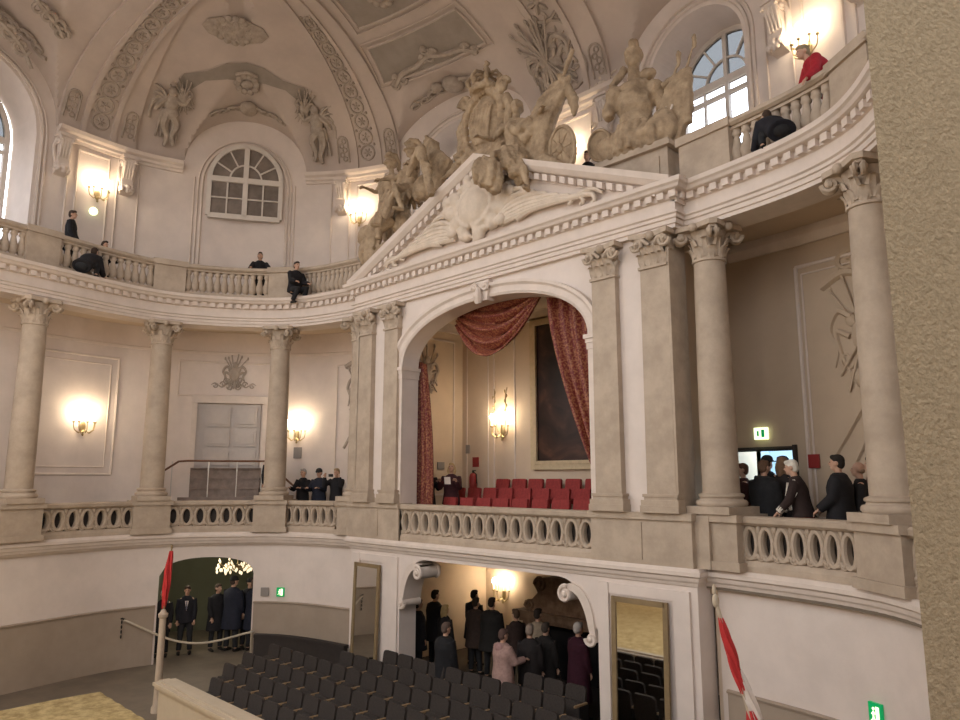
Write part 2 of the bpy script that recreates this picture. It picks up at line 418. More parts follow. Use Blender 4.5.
# royal box: side walls, back wall, floor, ceiling
BX, BY = 4.2, 3.25
bx = MB()
bx.box(-BX-.25, -BX, .45, BY+.2, GZ-.1, 9.3); bx.box(BX, BX+.25, .45, BY+.2, GZ-.1, 9.3); bx.box(-BX-.25, BX+.25, BY, BY+.2, GZ-.1, 9.3)
struct(bx.build('wall_box', 'cream'), 'cream walls of the royal box')
struct(MB().box(-BX, BX, .4, BY, 9.1, 9.3).build('ceiling_box', 'cream'))
fl = MB().box(-BX, BX, .3, BY, 2.95, 3.3)
fl.box(-BX, BX, 1.55, BY, 3.3, 3.52); fl.box(-BX, BX, 2.35, BY, 3.52, 3.74)
struct(fl.build('floor_box', 'riser'), 'stepped floor of the royal box')
tr = MB()                                     # panel strips on the box walls
def rect_frame_y(mb, x0, x1, z0, z1, y, r):
    mb.box(x0-r, x1+r, y-r*.8, y, z0-r, z0+r); mb.box(x0-r, x1+r, y-r*.8, y, z1-r, z1+r)
    mb.box(x0-r, x0+r, y-r*.8, y, z0, z1); mb.box(x1-r, x1+r, y-r*.8, y, z0, z1)
rect_frame_y(tr, -2.92, -2.15, 4.3, 8.6, BY, .025); rect_frame_y(tr, 2.15, 2.92, 4.3, 8.6, BY, .025)
rect_frame_y(tr, -4.0, -3.15, 4.3, 8.6, BY, .02)
tr.box(-BX, BX, BY-.12, BY, 8.85, 9.1); tr.box(-BX, -BX+.12, .45, BY, 8.85, 9.1)
for z0, z1 in ((4.3, 8.6),):
    for yy in (.9, 2.9): tr.box(-BX, -BX+.03, yy-.025, yy+.025, z0, z1)
    tr.box(-BX, -BX+.03, .9, 2.9, z0-.025, z0+.025); tr.box(-BX, -BX+.03, .9, 2.9, z1-.025, z1+.025)
struct(tr.build('trim_8', 'trim'))
# room under the box
rm = MB()
rm.box(-5.2, -5.0, .45, 5.2, FZ, 2.95); rm.box(4.9, 5.1, .45, 5.2, FZ, 2.95); rm.box(-5.2, 5.1, 5.0, 5.2, FZ, 2.95)
struct(rm.build('wall_undercroft', 'cream'), 'cream back wall of the room under the royal box')
struct(MB().box(-5.2, 5.1, .4, 5.2, 2.85, 2.95).build('ceiling_undercroft', 'cream'))
fl = MB().box(-5.0, 4.9, .5, 5.0, FZ, FZ+.012); struct(fl.build('floor_undercroft', 'riser'), 'dark carpet in the room under the royal box')  # shade of the dim room put into the floor colour
# rest of the hall around and behind the viewer
bk_ = MB(); path_sweep(bk_, [K.at(0), (-9.5,-10.4), (-22,-11), (-22,-31.5), (14.5,-31.5), (14.5,-13.5), K.at(288)][::-1], [(0,FZ),(.4,FZ),(.4,7.5),(0,7.5)])
struct(bk_.build('wall_back', 'plaster'), 'plain lower wall of the hall behind the viewer')
bk_ = MB(); bk_.box(-22.3,14.8,-31.8,-17.0,7.5,7.8); bk_.box(-22.3,-9.0,-17.0,-10.6,7.5,7.8); struct(bk_.build('ceiling_back', 'ceiling'), 'lower ceiling at the far side of the hall')  # added roof, kept low so sky above it lights the front walls
bk_ = MB()
for a, b in zip([(-9.0,-13.5),(-5.5,-17.2),(0,-17.2),(6,-17.2),(12,-17.2)], [None]*5): bk_.box(a[0]-.6, a[0]+.6, a[1]-.4, a[1]+.4, 7.8, 18)
struct(bk_.build('wall_back_piers', 'plaster'), 'window piers of the upper wall behind the viewer')
# vestibule behind the arched doorway on the left
vs = MB()
p0, t0, n0 = frame_at(K, (DA+DB)/2, -.5)
out = -n0
for a, bb, th in ((-1.55, -1.75, 5), (1.9, 2.1, 5)):
    vs.obox(p0+t0*((a+bb)/2)+out*2.0+Vector((0,0,1.4)), t0*.1, out*2.0, (0,0,1.5))
vs.obox(p0+out*3.9+Vector((0,0,1.4)), t0*2.0, out*.1, (0,0,1.5))
vs.obox(p0+out*2.0+Vector((0,0,2.9)), t0*2.1, out*2.0, (0,0,.1))
struct(vs.build('wall_vestibule', 'green'), 'olive walls of the lobby behind the left doorway')
# bright corridor behind the right gallery doorway
cr = MB()
p1, t1, n1 = frame_at(B, 190.5, -.2); o1 = -n1
cr.obox(p1+o1*2.4+Vector((0,0,4.6)), t1*1.6, o1*.05, (0,0,1.6)); cr.obox(p1-t1*1.6+o1*1.2+Vector((0,0,4.6)), t1*.05, o1*1.2, (0,0,1.6))
cr.obox(p1+t1*1.6+o1*1.2+Vector((0,0,4.6)), t1*.05, o1*1.2, (0,0,1.6)); cr.obox(p1+o1*1.2+Vector((0,0,6.2)), t1*1.65, o1*1.25, (0,0,.05)); cr.obox(p1+o1*1.2+Vector((0,0,3.05)), t1*1.65, o1*1.25, (0,0,.05))
struct(cr.build('wall_corridor', 'daylit'), 'pale corridor behind the right gallery doorway')
df = MB()
for i in (184.8, 194.3):
    p, t, n = frame_at(B, i, .03); df.obox(p+Vector((0,0,4.2)), t*.03, n*.05, (0,0,1.12))
pa = [(*B.at(i, .03), 5.26) for i in B.steps(184.6, 194.5, .2)]; df.tube(pa, .04, 4)
struct(df.build('door_2', 'riser'), 'dark frame of the open doorway on the right gallery')
# ---------------------------------------------------------------- entablature
EP = ent_path(front=.1, half=4.6)
EZ = lambda z: 9.05 + (z-9.05)*.77
prof = [(d if d < .25 else .25+(d-.25)*.58, EZ(z)) for d, z in [(-.45,9.05),(.20,9.05),(.20,9.14),(.23,9.15),(.23,9.25),(.27,9.27),(.27,9.34),(.33,9.37),(.33,9.41),(.22,9.43),(.22,9.70),(.27,9.72),(.27,9.86),(.44,9.88),(.50,9.90),(.55,9.96),(.62,10.0),(.64,10.1),(.40,10.13),(-.45,10.13)]]
c = MB(); path_sweep(c, EP, prof)
en = struct(c.build('trim_9', 'trim'), 'long moulded entablature below the upper gallery')
dm = MB()
def blocks(mb, path, d, z0, z1, step, w, dep):
    acc = 0.0
    for a, b in zip(path[:-1], path[1:]):
        L = hypot(b[0]-a[0], b[1]-a[1])
        if L < 1e-6: continue
        tx, ty = (b[0]-a[0])/L, (b[1]-a[1])/L; nx, ny = ty, -tx
        while acc < L:
            x, y = a[0]+tx*acc+nx*d, a[1]+ty*acc+ny*d
            mb.obox((x, y, (z0+z1)/2), (tx*w/2, ty*w/2, 0), (nx*dep/2, ny*dep/2, 0), (0,0,(z1-z0)/2)); acc += step
        acc -= L
off = MB()
def offset_path(path, d):
    m = MB(); path_sweep(m, path, [(d, 0), (d, 1), (d+.01, 1)]); return [(m.v[3*i][0], m.v[3*i][1]) for i in range(len(path))]
blocks(dm, offset_path(EP, .29), 0, EZ(9.72), EZ(9.88), .235, .135, .10)
dm.build('dentil_course', 'trim', en)['kind'] = 'structure'
# upper gallery floor
gs = MB(); slab(gs, K, 0, 288, .1, -3.6, 9.72, 9.82); slab(gs, K, 0, 288, -.95, -3.6, 9.8, 10.27); struct(gs.build('floor_upper_gallery', 'floor'), 'floor of the upper gallery')
# ---------------------------------------------------------------- upper wall, windows, vault
ZI = 14.75
def cove(t):
    q = min(1.0, t/5.0); return ZI + 3.1*math.sqrt(max(0, 1-(1-q)**2))
BAYS = []   # centre arclength, half width, crown z, opening (half width, sill, spring, crown, depth)
def bay(x, y, w, crown, op): BAYS.append((U.arc(U.near(x, y)), w, crown, op))
bay(-10.95, -8.35, 2.35, 16.9, (1.85, 10.9, 14.3, 16.15, 1.3))
bay(-10.72, -.46, 1.95, 16.6, None)
bay(-4.35, 3.35, 2.65, 16.6, (1.7, 10.9, 14.2, 15.75, 1.3))
bay(3.45, 3.5, 1.95, 16.3, (1.3, 10.9, 14.3, 15.6, 1.3))
bay(9.9, .55, 2.0, 16.5, (1.5, 10.9, 14.0, 15.5, 1.3))
def lun(s):
    z = ZI
    for c, w, cr, op in BAYS:
        q = abs(s-c)/w
        if q < 1: z = max(z, ZI + (cr-ZI)*math.sqrt(1-q*q))
    return z
LSL = .33
def wtop(i): return lun(U.arc(i))
ops = []
for c, w, cr, op in BAYS:
    if op:
        i0, i1 = U.idx(c-op[0]), U.idx(c+op[0])
        f = (lambda c, op: (lambda i: op[2] + (op[3]-op[2])*math.sqrt(max(0, 1-((U.arc(i)-c)/op[0])**2))))(c, op)
        ops.append((i0, i1, const(op[1]), f))
w = MB(); wall_curve(w, U, 0, len(U.p)-1.01, 9.9, wtop, 1.3, ops, ds=.07)
struct(w.build('wall_upper_gallery', 'plaster'), 'tall plaster wall behind the upper gallery with arched recesses')
# vault
vs = MB(); rows = []
NS = int(U.len/.07); TT = [0,.03,.08,.15,.25,.35,.45,.55,.65,.75,.85,.95,1.05,1.15,1.25,1.4,1.55,1.7,1.9,2.1,2.4,2.7,3.1,3.5,4,4.5,5]
for k in range(NS+1):
    s = U.len*k/NS; i = U.idx(s); lz = lun(s)
    rows.append([(*U.at(i, t), max(cove(t), lz + (LSL*t if lz > ZI+.02 else 0))) for t in TT])
vs.grid(rows)
m = len(TT); n = len(rows)
inner = [rows[k][-1] for k in range(0, n, 8)]
o = len(vs.v); vs.v += inner + [(14, -12, cove(5)), (12, -17, cove(5)), (-5, -17, cove(5))]
vs.f.append(tuple(range(o, len(vs.v))))
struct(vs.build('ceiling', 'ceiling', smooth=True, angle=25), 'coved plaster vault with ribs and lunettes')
def vpt(s, t, d=0.0, lz=False):
    """point on the cove at arclength s, inward t, lifted d off the surface"""
    i = U.idx(s); x, y = U.at(i, t); z = cove(t)
    q = min(1, t/5); nz = -(1-0)*0
    # surface normal in the (t, z) plane pointing into the room
    e = 1e-3; dz = (cove(t+e)-cove(max(0, t-e)))/(e+min(t, e)) if t < 4.99 else 0
    if lz:
        z = max(z, lun(s)+LSL*t); dz = 0
    L = math.sqrt(1+dz*dz); n = U.nrm(i)
    return Vector((x+n[0]*d*dz/L, y+n[1]*d*dz/L, z - d/L))
PIERS = [U.arc(U.near(-11.72, -4.85)), U.arc(U.near(-7.64, 2.2)), U.arc(U.near(-.15, 3.65)), U.arc(U.near(6.55, 2.75))]
TS = [5*(1-cos(a)) for a in [pi/2*k/26 for k in range(27)]]
def rib_strip(mb, s0, s1, d0, d1, t1=5.0, nseg=4):
    """raised band following the cove between arclengths s0..s1"""
    ts = [t for t in TS if t <= t1+1e-6]
    rows = []
    for t in ts:
        top = [vpt(s0+(s1-s0)*k/nseg, t, d1) for k in range(nseg+1)]
        rows.append([vpt(s0, t, d0)] + top + [vpt(s1, t, d0)])
    mb.grid(rows)
def ring(mb, f, c, r, tube=.03, n=14, seg=5):
    """ring drawn in a 2D surface chart f(a,b)->Vector"""
    P = [f(c[0]+r*cos(2*pi*k/n), c[1]+r*sin(2*pi*k/n)) for k in range(n+1)]
    mb.tube(P, tube, seg, cap=False)
def rosette(mb, f, c, r, petals=6):
    for k in range(petals):
        a = 2*pi*k/petals
        mb.tube([f(c[0]+.2*r*cos(a), c[1]+.2*r*sin(a)), f(c[0]+.55*r*cos(a), c[1]+.55*r*sin(a)), f(c[0]+.85*r*cos(a), c[1]+.85*r*sin(a))], [.10*r, .2*r, .08*r], 6)
    mb.ell(f(*c), .22*r, None, 8, 6)
ribs = MB(); orn = MB()
for s in PIERS:
    rib_strip(ribs, s-1.15, s+1.15, -.02, .10)
    rib_strip(ribs, s-.52, s-.36, .08, .17); rib_strip(ribs, s+.36, s+.52, .08, .17)
    # chain of rings along the rib, param by developed length
    L = [0]; ts = [5*(1-cos(a)) for a in [pi/2*k/200 for k in range(201)]]
    for a, b in zip(ts[:-1], ts[1:]): L.append(L[-1]+hypot(b-a, cove(b)-cove(a)))
    def tat(l):
        for k in range(200):
            if L[k+1] >= l: return ts[k]+(ts[k+1]-ts[k])*(l-L[k])/(L[k+1]-L[k]+1e-9)
        return 5.0
    f = (lambda s: (lambda a, b: vpt(s+a, tat(max(0.01, b)), .12)))(s)
    big = abs(s-PIERS[2]) < .01
    l = .35; k = 0
    while l < 5.2:
        r = (.55 if k % 2 == 0 else .42) if big else .25
        ring(orn, f, (0, l+r), r, .035 if not big else .05); rosette(orn, f, (0, l+r), r*.72, 6 if k % 2 == 0 else 5)
        for sx in (-.28, .28):
            orn.ell(f(sx, l+2*r), .05, None, 6, 4)
        l += 2*r+.02; k += 1
    # small arched tablets beside the rib foot
    for sx in (-.88, .88):
        for da in (-.19, .19): orn.tube([f(sx+da, .35), f(sx+da, 1.05)], .03, 5)
        orn.tube([f(sx-.19*cos(pi*q/8), 1.05+.19*sin(pi*q/8)) for q in range(9)], .03, 5)
        for q in range(5):
            ring(orn, f, (sx+.05*(-1)**q, .48+.15*q), .075, .025, 8)
rb = struct(ribs.build('trim_10', 'ceiling', smooth=True), 'plaster ribs rising from the piers across the vault')
orn.build('ring_ornament', 'ornament', rb, smooth=True)['kind'] = 'structure'
# impost cornice on the piers between the lunettes
ic = MB(); edges = [0]
for c, w_, cr, op in BAYS: edges += [c-w_-.02, c+w_+.02]
edges.append(U.len-.1)
IMP = []
for a, b in zip(edges[0::2], edges[1::2]):
    if b-a < .4: continue
    IMP.append((a, b))
    path_sweep(ic, [U.at(U.idx(a+(b-a)*k/12)) for k in range(13)], [(-.05,14.45),(.06,14.45),(.08,14.52),(.14,14.55),(.15,14.63),(.24,14.68),(.28,14.78),(-.05,14.80)])
struct(ic.build('trim_11', 'trim'), 'impost cornice on the piers of the upper gallery')
# flat pilaster strips and panel mouldings on the piers
ps = MB()
for s in PIERS:
    for dx in (-.45, .45): ps.tube([(*U.at(U.idx(s+dx), .02), 10.2), (*U.at(U.idx(s+dx), .02), 14.3)], .035, 5)
    ps.tube([(*U.at(U.idx(s+dx), .02), 14.3) for dx in (-.45, -.2, 0, .2, .45)], .035, 5)
    for dx in (-1.35, -.72, .72, 1.35): ps.tube([(*U.at(U.idx(s+dx), .02), 10.2), (*U.at(U.idx(s+dx), .02), 14.4)], .03, 5)
for c, w_, cr, op in BAYS:      # arch mouldings around each recess
    hw, sp, crn = (op[0]+.14, op[2], op[3]+.14) if op else (1.36, 14.2, 15.75)
    for e_, rr in ((0, .05), (.12, .035)):
        P = [(*U.at(U.idx(c-hw-e_), .02), 10.2)]
        for k in range(25):
            a = pi*k/24; P.append((*U.at(U.idx(c-(hw+e_)*cos(a)), .02), sp+(crn+e_-sp)*sin(a)))
        P.append((*U.at(U.idx(c+hw+e_), .02), 10.2)); ps.tube(P, rr, 5)
    if not op:
        for sx in (-1.6, 1.6): ps.tube([(*U.at(U.idx(c+sx), .02), 10.2), (*U.at(U.idx(c+sx), .02), 14.4)], .03, 5)
struct(ps.build('trim_12', 'trim', smooth=True), 'panel mouldings on the upper gallery wall')
# windows
def arched_window(name, c, d, hw, sill, sp, cr, dark=False, label=None):
    i = U.idx(c); p, t, nn = frame_at(U, i, d)
    F = lambda a, z, o=0: p + t*a + nn*o + Vector((0,0,z))
    fr = MB()
    def bar(a0, z0, a1, z1, w, dp=.05): 
        q0, q1 = F(a0, z0), F(a1, z1); ax = (q1-q0)/2; dd = ax.normalized().cross(nn)
        fr.obox((q0+q1)/2, ax, nn*dp, dd*w)
    N = 20
    ar = lambda r0, k: (-r0*cos(pi*k/N), sp + (cr-sp)*r0/hw*sin(pi*k/N))
    for k in range(N):
        a, b = ar(hw, k), ar(hw, k+1); bar(a[0], a[1], b[0], b[1], .07, .06)
        a, b = ar(hw*.45, k), ar(hw*.45, k+1); bar(a[0], a[1], b[0], b[1], .025, .04)
    bar(-hw, sill, -hw, sp, .07, .06); bar(hw, sill, hw, sp, .07, .06); bar(-hw, sill, hw, sill, .08, .06)
    bar(-hw, sp, hw, sp, .09, .07); bar(-hw, sp-.35*(0 if dark else 1), hw, sp-.35*(0 if dark else 1), .05, .05)
    bar(0, sill, 0, cr, .08 if dark else .05, .06)
    for x_ in (-hw*.5, hw*.5): bar(x_, sill, x_, sp, .025, .04)
    nz = max(1, int((sp-sill)/(.62 if dark else 1.1)))
    for q in range(1, nz): bar(-hw, sill+(sp-sill)*q/nz, hw, sill+(sp-sill)*q/nz, .022, .04)
    for a in (30, 60, 120, 150): 
        q = R(a); bar(hw*.45*cos(q), sp+(cr-sp)*.45*sin(q), hw*cos(q), sp+(cr-sp)*sin(q), .022, .04)
    fo = struct(fr.build(name, 'frame_white'), label)
    gl = MB(); poly = [(-hw, sill)] + [ar(hw, k) for k in range(N+1)] + [(hw, sill)]
    gl.prism(poly, p-nn*.01, t, (0,0,1), -nn*.02)
    if dark: go = gl.build('pane', 'darkpane', fo)
    else:
        zc = sp-.1; gl = MB(); gl.prism([(-hw, sill), (-hw, zc), (hw, zc), (hw, sill)], p-nn*.01, t, (0,0,1), -nn*.004); go = gl.build('pane', 'glass', fo)
        gl = MB(); gl.prism([(-hw, zc)] + [ar(hw, k) for k in range(N+1)] + [(hw, zc)], p-nn*.01, t, (0,0,1), -nn*.004); g2 = gl.build('pane', 'greyglass', fo); g2['kind'] = 'structure'
    go['kind'] = 'structure'
    return fo
M['darkpane'] = mat('dark_window_pane', (.20, .165, .14), .3, .2, 2.2)
arched_window('window_1', BAYS[1][0], 0.20, 1.12, 13.15, 14.4, 15.6, True, 'closed inner window with fan light in the upper left wall')
arched_window('window_2', BAYS[3][0], -1.25, 1.28, 10.95, 14.3, 15.56, False, 'bright arched window behind the stone trophy on the right')
arched_window('window_3', BAYS[0][0], -1.25, 1.74, 10.95, 14.3, 16.1, False, 'bright arched window at the upper left edge')
arched_window('window_4', BAYS[2][0], -1.25, 1.69, 10.95, 14.2, 15.7, False, 'arched window hidden behind the crest above the pediment')
arched_window('window_5', BAYS[4][0], -1.25, 1.48, 10.95, 14.0, 15.45, False, 'arched window of the right end of the upper gallery')
# ---------------------------------------------------------------- columns and pilasters
ZB, ZT = 4.15, 9.05
RB, RT = .30, .262
CAPH = .62
def spiral(mb, c, ax, ay, r0, turns, tube, n=26, flip=1):
    c, ax, ay = map(Vector, (c, ax, ay)); P = []; rr = []
    for k in range(n+1):
        q = k/n; a = flip*2*pi*turns*q; r = r0*(1-.86*q)
        P.append(c+ax*(r*cos(a))+ay*(r*sin(a))); rr.append(tube*(1-.45*q))
    mb.tube(P, rr, 6); mb.ell(c, tube*1.5, None, 6, 5)
def leaf(mb, base, out, side, h, w, curl):
    """acanthus leaf: thick strip rising from base then curling outwards"""
    base, out, side = map(Vector, (base, out, side)); rows = []
    for k in range(7):
        q = k/6
        z = h*(q if q < .8 else .8+.1*sin((q-.8)/.2*pi)); o_ = curl*(q**3)
        ww = w*(.75+.5*sin(pi*min(1, q*1.1)))*(1 if q < .9 else .6)
        ctr = base+Vector((0,0,z))+out*o_
        rows.append([ctr-side*ww, ctr-side*ww*.5+out*.03, ctr+out*.015, ctr+side*ww*.5+out*.03, ctr+side*ww,
                     ctr+side*ww*.5-out*.02, ctr-side*ww*.5-out*.02])
    mb.grid(rows, closed=True); o = len(mb.v); m = len(rows[0])
    mb.f.append(tuple(range(o-m, o)))
def round_capital():
    mb = MB(); z0 = ZT-CAPH
    mb.lathe([(RT*1.0,z0-.03),(RT*1.12,z0-.02),(RT*1.12,z0+.02),(RT*.98,z0+.03),(RT*.98,z0+.35),(RT*1.15,z0+.48),(RT*1.2,z0+.52)], (0,0,0), 20)
    for k in range(8):
        a = 2*pi*k/8; o = Vector((cos(a), sin(a), 0)); s = Vector((-sin(a), cos(a), 0))
        leaf(mb, o*RT*.98+Vector((0,0,z0+.02)), o, s, .24, .075, .11)
        a += pi/8; o = Vector((cos(a), sin(a), 0)); s = Vector((-sin(a), cos(a), 0))
        leaf(mb, o*RT*.97+Vector((0,0,z0+.06)), o, s, .37, .07, .12)
    for k in range(4):
        a = pi/4+pi/2*k; o = Vector((cos(a), sin(a), 0))
        for sd in (-1, 1):
            oo = (o+Vector((-sin(a), cos(a), 0))*.12*sd).normalized()
            spiral(mb, o*(RT+.20)+Vector((-sin(a),cos(a),0))*.05*sd+Vector((0,0,z0+.44)), oo, (0,0,1), .11, 1.5, .04, 20, -1)
        mb.tube([o*RT*.9+Vector((0,0,z0+.42)), o*(RT+.12)+Vector((0,0,z0+.52)), o*(RT+.25)+Vector((0,0,z0+.54))], .06, 6)
    ab = []
    for k in range(4):                          # abacus with concave sides
        a = pi/4+pi/2*k
        for da, r in ((-.12, RT+.30), (.12, RT+.30), (pi/4-.25, RT+.16), (pi/4, RT+.14), (pi/4+.25, RT+.16)):
            ab.append(((r)*cos(a+da), r*sin(a+da)))
    mb.prism(ab, (0,0,ZT-.09), (1,0,0), (0,1,0), (0,0,.09))
    for k in range(4):
        a = pi/2*k; mb.ell(((RT+.16)*cos(a), (RT+.16)*sin(a), ZT-.07), .08, None, 8, 6)
    return mb
def ent(rt, zb=ZB):
    return [(RB*1.0, zb+.30)] + [(RB-(RB-rt)*((q/10)**1.8), zb+.34+(ZT-CAPH-zb-.37)*q/10) for q in range(11)]
def make_column():
    t = thing('column', '', 'column')
    b = MB(); b.box(-.42,.42,-.42,.42,ZB,ZB+.12)
    b.lathe([(.39,ZB+.12),(.415,ZB+.15),(.415,ZB+.19),(.39,ZB+.22),(.35,ZB+.23),(.34,ZB+.26),(.365,ZB+.27),(.37,ZB+.30),(.35,ZB+.32),(RB,ZB+.34),(RB*.9,ZB+.35)], (0,0,0), 28)
    b.build('base', 'stone', t, True)
    s = MB(); s.lathe(ent(RT), (0,0,0), 32); s.build('shaft', 'stone', t, True)
    round_capital().build('capital', 'capstone', t, True, 50)
    p = MB(); p.box(-.51,.51,-.36,.5,3.28,3.42); p.box(-.46,.46,-.31,.45,3.40,4.05); p.box(-.51,.51,-.37,.5,4.03,4.15)
    p.build('pedestal', 'stone', t)
    return t
COLS = [(24, 'stone column at the far left edge, beside the wall lamp'), (47.6, 'stone column standing left of the grey doorway'),
        (71, 'stone column standing right of the grey doorway'), (96, 'stone column half hidden beside the left pilasters of the royal box'),
        (192, 'stone column directly right of the royal box pilasters'), (216.8, 'large near stone column beside the rough pillar on the right')]
c0 = make_column(); ck = kids(c0)
for q, (i, lab) in enumerate(COLS):
    o = c0 if q == 0 else dup(c0, tree=ck)
    x, y = K.at(i); n = K.nrm(i); o.location = (x, y, 0); o.rotation_euler = (0,0,math.atan2(n[1], n[0])+pi/2)
    o['label'] = lab; o['group'] = 'gallery columns'
def make_pilaster():
    t = thing('pilaster', '', 'pilaster')
    W2 = .28
    b = MB(); b.box(-.37,.37,-.24,0,ZB,ZB+.12); b.box(-.36,.36,-.22,0,ZB+.12,ZB+.21); b.box(-.32,.32,-.18,0,ZB+.21,ZB+.26); b.box(-.34,.34,-.20,0,ZB+.26,ZB+.31); b.build('base', 'stone', t)
    s = MB(); s.add([(-W2,-.14,ZB+.3),(W2,-.14,ZB+.3),(W2,0,ZB+.3),(-W2,0,ZB+.3),(-.265,-.13,ZT-CAPH),(.265,-.13,ZT-CAPH),(.265,0,ZT-CAPH),(-.265,0,ZT-CAPH)],
                    [(0,3,2,1),(4,5,6,7),(0,1,5,4),(1,2,6,5),(2,3,7,6),(3,0,4,7)]); s.build('shaft', 'stone', t)
    c = MB(); z0 = ZT-CAPH
    c.box(-.29,.29,-.17,0,z0-.03,z0+.02); c.box(-.265,.265,-.13,0,z0,z0+.5)
    for k in range(4): leaf(c, (-.2+.133*k, -.13, z0+.02), (0,-1,0), (1,0,0), .24, .075, .12)
    for k in range(3): leaf(c, (-.15+.15*k, -.13, z0+.05), (0,-1,0), (1,0,0), .37, .075, .13)
    for sx in (-1, 1):
        spiral(c, (sx*.27, -.20, z0+.43), (sx,0,0), (0,0,1), .12, 1.5, .042, 22, -1)
        spiral(c, (sx*.28, -.16, z0+.43), (0,-1,0), (0,0,1), .10, 1.4, .035, 18, -1)
        leaf(c, (sx*.25, -.08, z0+.02), (sx,0,0), (0,1,0), .3, .07, .1)
        c.tube([(sx*.05,-.15,z0+.40),(sx*.16,-.18,z0+.50),(sx*.30,-.20,z0+.53)], .045, 6)
    c.prism([(-.39,0),(-.39,-.30),(-.31,-.27),(-.1,-.20),(.1,-.20),(.31,-.27),(.39,-.30),(.39,0)], (0,0,ZT-.09), (1,0,0), (0,1,0), (0,0,.09))
    c.ell((0,-.2,ZT-.07), .09, None, 8, 6)
    c.build('capital', 'capstone', t, True, 50)
    return t
p0_ = make_pilaster(); pk = kids(p0_)
for q, (x, lab) in enumerate([(-4.27, 'outer stone pilaster on the left of the royal box'), (-3.2, 'inner stone pilaster left of the royal box arch'),
                              (3.26, 'inner stone pilaster right of the royal box arch'), (4.34, 'outer stone pilaster on the right of the royal box')]):
    o = p0_ if q == 0 else dup(p0_, tree=pk)
    o.location = (x, 0, 0); o['label'] = lab; o['group'] = 'royal box pilasters'
pd = MB()                                       # stone plinth zone below the pilasters
for sx in (-1, 1):
    x0, x1 = sorted((sx*2.82, sx*4.85)); pd.box(x0, x1, -.10, .3, 3.28, 4.05); pd.box(x0-.03, x1+.03, -.15, .3, 4.03, 4.15)
    pd.box(*sorted((sx*3.62, sx*3.90)), -.12, -.09, 3.36, 3.98)
    pd.box(*sorted((sx*4.5, sx*5.1)), .0, .5, 3.28, 4.12)
    pd.box(*sorted((sx*4.58, sx*4.66)), -.13, .42, 4.1, 9.05)
struct(pd.build('trim_13', 'stone'), 'stone plinth below the pilasters')
# archivolt, imposts, keystone of the royal box arch
av = MB(); rows = []
for k in range(-2, 43):
    a = pi*min(max(k, 0), 40)/40; c_, s_ = -cos(a), sin(a)
    sg = lambda v, p: (1 if v >= 0 else -1)*abs(v)**p
    X, Z = sg(c_, 2/2.15), sg(s_, 2/2.15)
    zz = 7.42 + (0 if 0 <= k <= 40 else 0)
    rows.append([(X*(2.82+d), -h, zz+Z*(1.22+d*.92)) for d, h in ((0,0),(0,.06),(.06,.09),(.12,.07),(.2,.08),(.25,.13),(.32,.13),(.33,0))])
av.grid(rows, closed=True)
for sx in (-1, 1):
    x0, x1 = sorted((sx*2.79, sx*3.0)); av.box(x0, x1, -.10, .47, 7.26, 7.34); av.box(*sorted((sx*2.76, sx*3.02)), -.13, .48, 7.34, 7.42)
    av.box(*sorted((sx*2.80, sx*3.0)), -.08, .46, 7.14, 7.26)
    av.box(*sorted((sx*2.82, sx*2.98)), -.06, 0, 3.3, 7.2)
ao = av.build('trim_16', 'trim', None, True, 35); struct(ao, 'moulded flat arch surround over the royal box opening')
ks = MB(); ks.prism([(-.2,0),(.2,0),(.24,.45),(-.24,.45)], (0,-.14,8.56), (1,0,0), (0,0,1), (0,.2,0))
spiral(ks, (-.16,-.18,8.88), (-1,0,0), (0,0,1), .10, 1.3, .04); spiral(ks, (.16,-.18,8.88), (1,0,0), (0,0,1), .10, 1.3, .04, flip=-1)
ks.tube([(0,-.2,8.5),(0,-.24,8.65),(0,-.2,8.85)], [.07,.10,.05], 8)
ks.build('keystone', 'trim', ao, True, 40)['kind'] = 'structure'
# ---------------------------------------------------------------- lower balustrades (pierced ovals)
def oval_unit(hw, z0, z1):
    mb = MB(); n = 20; zc = (z0+z1)/2; hz = (z1-z0)/2; e = .48
    O, I = [], []
    for k in range(n):
        a = 2*pi*k/n; c_, s_ = cos(a), sin(a); q = max(abs(c_), abs(s_)); O.append((hw*c_/q, zc+hz*s_/q)); I.append((hw*e*c_, zc+hz*.74*s_))
    for y in (-.09, .0):
        o = len(mb.v); mb.v += [(p[0], y, p[1]) for p in O+I]
        mb.f += [tuple(o+w_ for w_ in ((k,(k+1)%n,n+(k+1)%n,n+k) if y > 0 else (k,n+k,n+(k+1)%n,(k+1)%n))) for k in range(n)]
    o = len(mb.v)-4*n; mb.f += [(o+n+k, o+n+(k+1)%n, o+3*n+(k+1)%n, o+3*n+k) for k in range(n)]
    P = [(hw*.76*cos(2*pi*k/24), -.10, zc+hz*.84*sin(2*pi*k/24)) for k in range(25)]
    mb.tube(P, .045, 6, cap=False)
    for sx in (-1, 1):
        spiral(mb, (sx*hw*.62, -.12, z0+.07), (sx,0,0), (0,0,1), .06, 1.0, .025, 10, sx)
        mb.ell((sx*hw, -.08, zc), (.05,.07,.07), None, 8, 6); mb.ell((sx*hw, -.08, zc+.22), (.04,.06,.09), None, 8, 6)
    return mb
